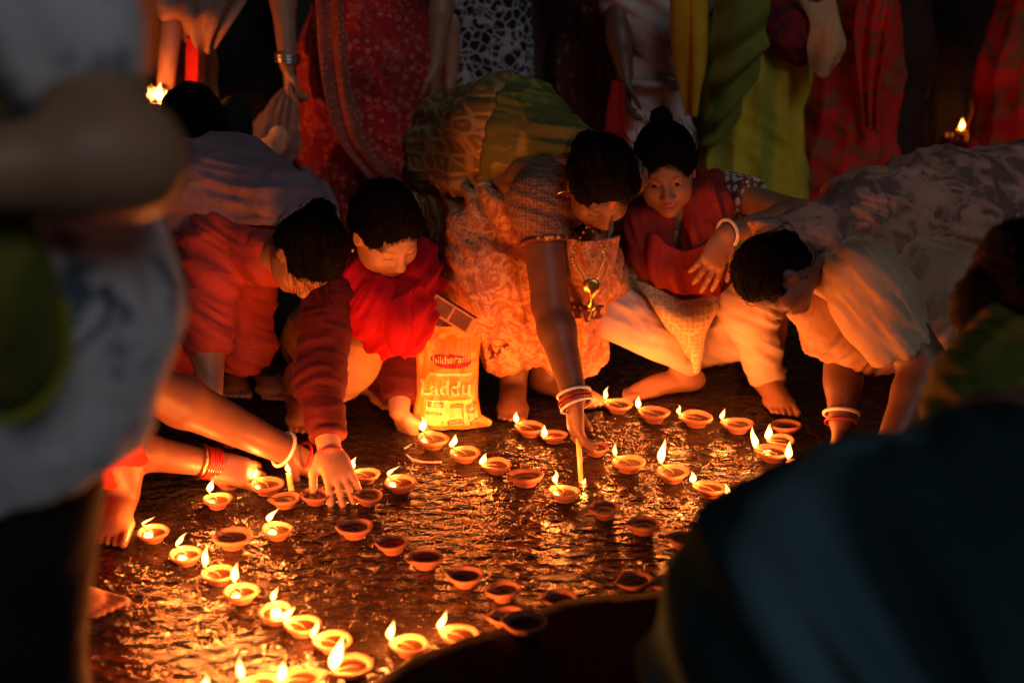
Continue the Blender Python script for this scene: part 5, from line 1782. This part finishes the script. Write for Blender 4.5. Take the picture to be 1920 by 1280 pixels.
# === PROPS
# yellow sweet bag with its print
def yellow_bag():
    M['bag_yellow'] = mat_simple("glossy yellow plastic film", (0.72, 0.34, 0.05), 0.32, nscale=12, var=0.12, bmp=0.25, bdist=0.01)
    M['bag_pale'] = mat_simple("pale yellow print", (0.92, 0.86, 0.30), 0.35)
    M['bag_red'] = mat_simple("red print", (0.42, 0.02, 0.02), 0.35)
    M['bag_brown'] = mat_simple("brown print", (0.20, 0.10, 0.03), 0.4)
    M['bag_inner'] = mat_simple("inside of the bag", (0.30, 0.12, 0.03), 0.6)
    base = G(836, 798)
    ax = nrm(V(1, 0.05, 0)); up = nrm(V(0.03, 0.12, 1)); out = nrm(np.cross(ax, up))
    if out[1] > 0: out = -out
    W, H, T = 0.158, 0.272, 0.052
    root = empty("sweet_bag", base)
    def S(u, v, side=1, off=0.0):
        """u across -1..1, v up 0..1; side +1 front, -1 back"""
        u = np.asarray(u, float); v = np.asarray(v, float)
        w = W / 2 * (1.02 + 0.10 * np.exp(-((v - 0.02) / 0.10) ** 2) - 0.06 * np.exp(-((v - 0.30) / 0.12) ** 2) + 0.03 * np.sin(v * 9))
        th = T * (0.62 + 0.38 * np.sin(np.clip(v * 1.1, 0, 1) * 3.1)) * np.sqrt(np.clip(1 - np.abs(u) ** 2.6, 0, 1))
        z = H * v + 0.012 * np.abs(u) ** 3 * v - 0.016 * (1 - np.abs(u) ** 2) * np.clip(v - 0.8, 0, 1) * 5 * (side > 0) + 0.012 * (side < 0) * v
        p = np.stack([u * w, v * 0, v * 0], -1)[..., :1] * ax + (z[..., None]) * up
        x3 = np.stack([u * 3.1 + side, v * 5.0, v * 0 + side * 3.3], -1).reshape(-1, 3)
        cr = (0.007 * fbm(x3 * 1.2, 3, 4) + 0.004 * (1 - 2 * np.abs(vnoise(x3 * np.array([2.2, 1.0, 1.0]) + 5, 8)))).reshape(u.shape)
        p = p + out * ((side * th + cr + off)[..., None])
        return p + base
    nu, nv = 40, 56
    uu, vv = np.meshgrid(np.linspace(-1, 1, nu), np.linspace(0, 1, nv), indexing='ij')
    ii = np.arange(nu * nv).reshape(nu, nv)
    q = np.stack([ii[:-1, :-1].ravel(), ii[1:, :-1].ravel(), ii[1:, 1:].ravel(), ii[:-1, 1:].ravel()], 1)
    for side, nm in ((1, "front_panel"), (-1, "back_panel")):
        mesh_obj(nm, S(uu, vv, side).reshape(-1, 3), q, M['bag_yellow'], root, base)
    # corner ears at the bottom
    for sx in (-1, 1):
        F = Field(0.004)
        a = S(sx * 0.85, 0.06, 1); 
        F.cap(a - out * 0.01, a + ax * sx * 0.028 - up * 0.004 - out * 0.0, 0.020, 0.011, 0.01, (out, 0.5))
        v, f = F.mesh()
        mesh_obj("bottom_corner", v, f, M['bag_yellow'], root, base)
    def decal(name, pts2, faces, mat, off):
        p = np.asarray(pts2, float)
        return mesh_obj(name, S(p[:, 0], p[:, 1], 1, off), faces, mat, root, base, smooth=False)
    def grid_rect(u0, u1, v0, v1, n=8, m=6, tilt=0.0):
        a, b_ = np.meshgrid(np.linspace(0, 1, n), np.linspace(0, 1, m), indexing='ij')
        pu = u0 + (u1 - u0) * a; pv = v0 + (v1 - v0) * b_ + tilt * (a - 0.5)
        k = np.arange(n * m).reshape(n, m)
        f = np.stack([k[:-1, :-1].ravel(), k[1:, :-1].ravel(), k[1:, 1:].ravel(), k[:-1, 1:].ravel()], 1)
        return np.stack([pu.ravel(), pv.ravel()], 1), f
    def text(body, size, u0, v0, mat, off, name, bold=0.0, squeeze=1.0):
        cu = bpy.data.curves.new("text_tmp", 'FONT')
        cu.body = body; cu.size = 1.0; cu.offset = bold
        cu.resolution_u = 3
        to = bpy.data.objects.new("text_tmp", cu)
        COL.objects.link(to)
        dg = bpy.context.evaluated_depsgraph_get()
        me = bpy.data.meshes.new_from_object(to.evaluated_get(dg))
        pts = np.array([vv_.co[:2] for vv_ in me.vertices]); fc = [tuple(p_.vertices) for p_ in me.polygons]
        bpy.data.objects.remove(to); bpy.data.curves.remove(cu); bpy.data.meshes.remove(me)
        pu = u0 + pts[:, 0] * size * squeeze / (W / 2); pv = v0 + pts[:, 1] * size / H
        return decal(name, np.stack([pu, pv], 1), fc, mat, off)
    # red oval with the maker's name
    th = np.linspace(0, 2 * math.pi, 40, endpoint=False)
    rings_ = [np.stack([0.10 + r_ * 0.62 * np.cos(th), 0.635 + r_ * 0.062 * np.sin(th) - 0.02 * r_ * np.cos(th)], 1) for r_ in (0.25, 0.5, 0.75, 1.0)]
    pts = np.concatenate([[[0.10, 0.635]]] + rings_)
    f = [(0, 1 + j, 1 + (j + 1) % 40) for j in range(40)] + [(1 + k * 40 + j, 1 + (k + 1) * 40 + j, 1 + (k + 1) * 40 + (j + 1) % 40, 1 + k * 40 + (j + 1) % 40) for k in range(3) for j in range(40)]
    decal("maker_oval", pts, f, M['bag_red'], 0.0016)
    text("hikharam", 0.026, -0.46, 0.622, M['bag_pale'], 0.0030, "maker_lettering", 0.0, 0.92)
    text("Laddu", 0.052, -0.86, 0.33, M['bag_pale'], 0.0020, "product_lettering", 0.02, 1.02)
    p2, f2 = grid_rect(-0.62, 0.80, 0.04, 0.285, 16, 10); decal("yellow_print_panel", p2, f2, M['bag_pale'], 0.0016)
    for (u0, u1, v0, v1, tl, mt) in ((-0.58, -0.10, 0.22, 0.265, 0.0, 'bag_red'), (-0.60, -0.14, 0.145, 0.175, 0.0, 'bag_brown'), (0.08, 0.52, 0.205, 0.245, 0.0, 'bag_brown'), (0.05, 0.42, 0.05, 0.095, 0.012, 'bag_brown'),
                                     (0.60, 0.90, 0.20, 0.235, 0.03, 'bag_red'), (0.55, 0.82, 0.15, 0.175, -0.02, 'bag_brown'), (0.66, 0.94, 0.045, 0.08, 0.03, 'bag_brown'), (-0.98, -0.76, 0.10, 0.135, -0.03, 'bag_brown')):
        p2, f2 = grid_rect(u0, u1, v0, v1, 6, 4, tl); decal("small_print_block", p2, f2, M[mt], 0.0028)
        for r_ in (0.3, 0.65):
            p2, f2 = grid_rect(u0 + 0.03, u1 - 0.03, v0 + (v1 - v0) * r_, v0 + (v1 - v0) * (r_ + 0.14), 6, 2, tl); decal("print_line", p2, f2, M['bag_pale'], 0.0040)
    p2, f2 = grid_rect(-0.55, 0.75, 0.505, 0.53, 12, 3, -0.02); decal("pale_stripe", p2, f2, M['bag_pale'], 0.0016)
    tag(root, "yellow plastic sweet bag with red oval and pale lettering standing on the pavement", "bag")
yellow_bag()

def matchbox():
    M['card'] = mat_simple("orange card", (0.62, 0.30, 0.12), 0.7)
    M['striker'] = mat_simple("brown striking surface", (0.20, 0.07, 0.04), 0.8)
    a, b_ = P(813, 566, 3.22), P(886, 612, 3.18)
    c = mid(a, b_)
    x = nrm(b_ - a); y = nrm(np.cross(x, V(0.25, 0.2, 1))); z = np.cross(x, y)
    if z[2] < 0: z = -z; y = -y
    R = np.stack([x, y, z], 1)
    # turn so that a narrow side faces the camera
    L = np.linalg.norm(b_ - a) / 2
    root = empty("matchbox", c)
    mesh_obj("sleeve", *boxmesh(c, R, (L, 0.015, 0.022)), M['card'], root, c, smooth=False)
    n = y if y[1] < 0 else -y
    for s_ in (-1, 1):
        cc = c + n * 0.0152 + x * s_ * L * 0.48
        mesh_obj("striker", *boxmesh(cc, R, (L * 0.43, 0.0012, 0.0165)), M['striker'], root, c, smooth=False)
    cc = c + z * 0.0222
    mesh_obj("cover_print", *boxmesh(cc, R, (L * 0.9, 0.0105, 0.0008)), M['striker'], root, c, smooth=False)
    tag(root, "orange card matchbox with dark striking strips sticking out above the yellow bag", "matchbox")
matchbox()

# person behind whose fingers hold the matchbox
def match_person():
    p = Person("dark-clothed person behind the yellow bag holding a matchbox", G(850, 640), GP_L, 'skin_dark', 0.005)
    wr = P(868, 556, 3.48)
    sh, el = P(800, 400, 3.85), P(835, 505, 3.78)
    p.arm(sh, el, wr, (0.042, 0.038, 0.034, 0.026))
    p.hand(wr, P(838, 600, 3.30) - wr, V(0.2, -0.5, -0.6), 1, (0.5, 0.55, 0.6, 0.6), 0.04, 1.0, 0.3)
    p.F.cap(sh, P(800, 600, 3.95), 0.06, 0.10, 0.03)
    an = P(850, 650, 3.8); an[2] = 0.07
    p.F.cap(P(800, 600, 3.95), an, 0.09, 0.04, 0.03)
    p.foot(an, (0.1, -1))
    p.body()
    F = Field(0.009)
    F.chain([sh, mid(sh, el, 0.9)], [0.065, 0.055], 0.03)
    F.chain([sh, P(815, 560, 3.95)], [0.09, 0.15], 0.05)
    F.chain([P(815, 560, 3.9), P(850, 560, 3.66), P(852, 640, 3.78)], [0.12, 0.08, 0.06], 0.05)
    p.part("tunic", F.mesh(), 'dark_brown', disp=[folds((0.5, 0.2, 0.8), 0.05, 0.006, seed=5)])
match_person()

# burning stick in the bending woman's hand
def stick():
    M['stick'] = mat_simple("cream wax taper", (0.85, 0.62, 0.25), 0.5)
    a, b_ = P(1083, 800, 2.985), P(1090, 912, 2.93)
    root = empty("burning_taper", b_)
    v, q = tube([a, mid(a, b_), b_], [0.0058, 0.0058, 0.0052], 10)
    mesh_obj("taper", v, q, M['stick'], root, b_)
    v, q = tube([b_, b_ + nrm(b_ - a) * 0.005], [0.0015, 0.001], 6)
    mesh_obj("wick", v, q, M['wick_burnt'], root, b_)
    add_flame(root, V(0.002, -0.003, -0.012), 0.036, (0.006, 0), 3, 1.0, 1.1)
    tag(root, "cream taper burning at its lower end in the bending woman's hand", "taper")
stick()

def candle_stub():
    c = G(549, 935)
    root = empty("candle_stub", c)
    v, q = lathe([(0.0, 0.0), (0.0065, 0.0), (0.0062, 0.03), (0.006, 0.058), (0.0045, 0.061), (0.0, 0.061)], 12, (0, 0, 0))
    v[:, 0] += -0.10 * v[:, 2]
    mesh_obj("wax", v, q, M['stick'], root)
    v, q = tube([V(-0.006, 0, 0.060), V(-0.0065, 0, 0.066)], [0.001, 0.0008], 6)
    mesh_obj("wick", v, q, M['wick_burnt'], root)
    add_flame(root, V(-0.0065, 0, 0.063), 0.024, (-0.002, 0), 8, 0.8)
    tag(root, "short cream candle burning among the lamps under the reaching hands", "candle")
candle_stub()

# small candle in a glass, held in the dark at the far right
def far_candle():
    c = P(1797, 288, 4.95)
    root = empty("votive_candle", c)
    m, t, b = new_mat("amber glass")
    b.inputs["Base Color"].default_value = (0.85, 0.55, 0.12, 1)
    b.inputs["Transmission Weight"].default_value = 0.8
    b.inputs["Roughness"].default_value = 0.12
    v, q = lathe([(0.0, 0.0), (0.014, 0.0), (0.017, 0.01), (0.0165, 0.085), (0.0150, 0.085), (0.0150, 0.012), (0.0, 0.010)], 16)
    mesh_obj("glass", v, q, m, root)
    v, q = lathe([(0.0, 0.012), (0.0145, 0.012), (0.0145, 0.075), (0.0, 0.074)], 14)
    mesh_obj("wax", v, q, M['stick'], root)
    v, q = tube([V(0, 0, 0.073), V(0.001, 0, 0.085)], [0.0012, 0.001], 6)
    mesh_obj("wick", v, q, M['wick_burnt'], root)
    add_flame(root, V(0.001, 0, 0.082), 0.045, (0.004, 0), 5, 0.35, 1.1)
    tag(root, "tiny candle in amber glass glowing in the dark at upper right", "candle")
far_candle()

# oil lamp in the hand of the person at upper left
def hand_lamp():
    c = P(292, 208, 4.10)
    root = empty("brass_lamp", c)
    v, q = lathe([(0.0, 0.0), (0.02, 0.0), (0.03, 0.006), (0.042, 0.02), (0.045, 0.026), (0.041, 0.027), (0.03, 0.014), (0.0, 0.010)], 24)
    mesh_obj("dish", v, q, M['gold'], root)
    for k, (dx, h, ln) in enumerate(((-0.012, 0.055, 0.006), (0.012, 0.062, 0.012), (0.03, 0.04, 0.008))):
        v, q = tube([V(dx, 0, 0.012), V(dx, -0.01, 0.026)], [0.002, 0.0015], 6)
        mesh_obj("wick", v, q, M['wick'], root)
        add_flame(root, V(dx, -0.01, 0.024), h, (ln, 0), k, 0.6, 1.3)
    tag(root, "small brass dish lamp with joined flames held up at upper left", "oil lamp")
hand_lamp()

# cotton wick dropped on the pavement
v, q = tube(curve_pts([G(762, 852, .003), G(775, 861, .004), G(800, 866, .003), G(828, 866, .003)], 14), 0.0022, 6)
o = mesh_obj("cotton_wick", v, q, M['wick'])
tag(o, "loose cotton wick lying on the pavement below the yellow bag", "wick")
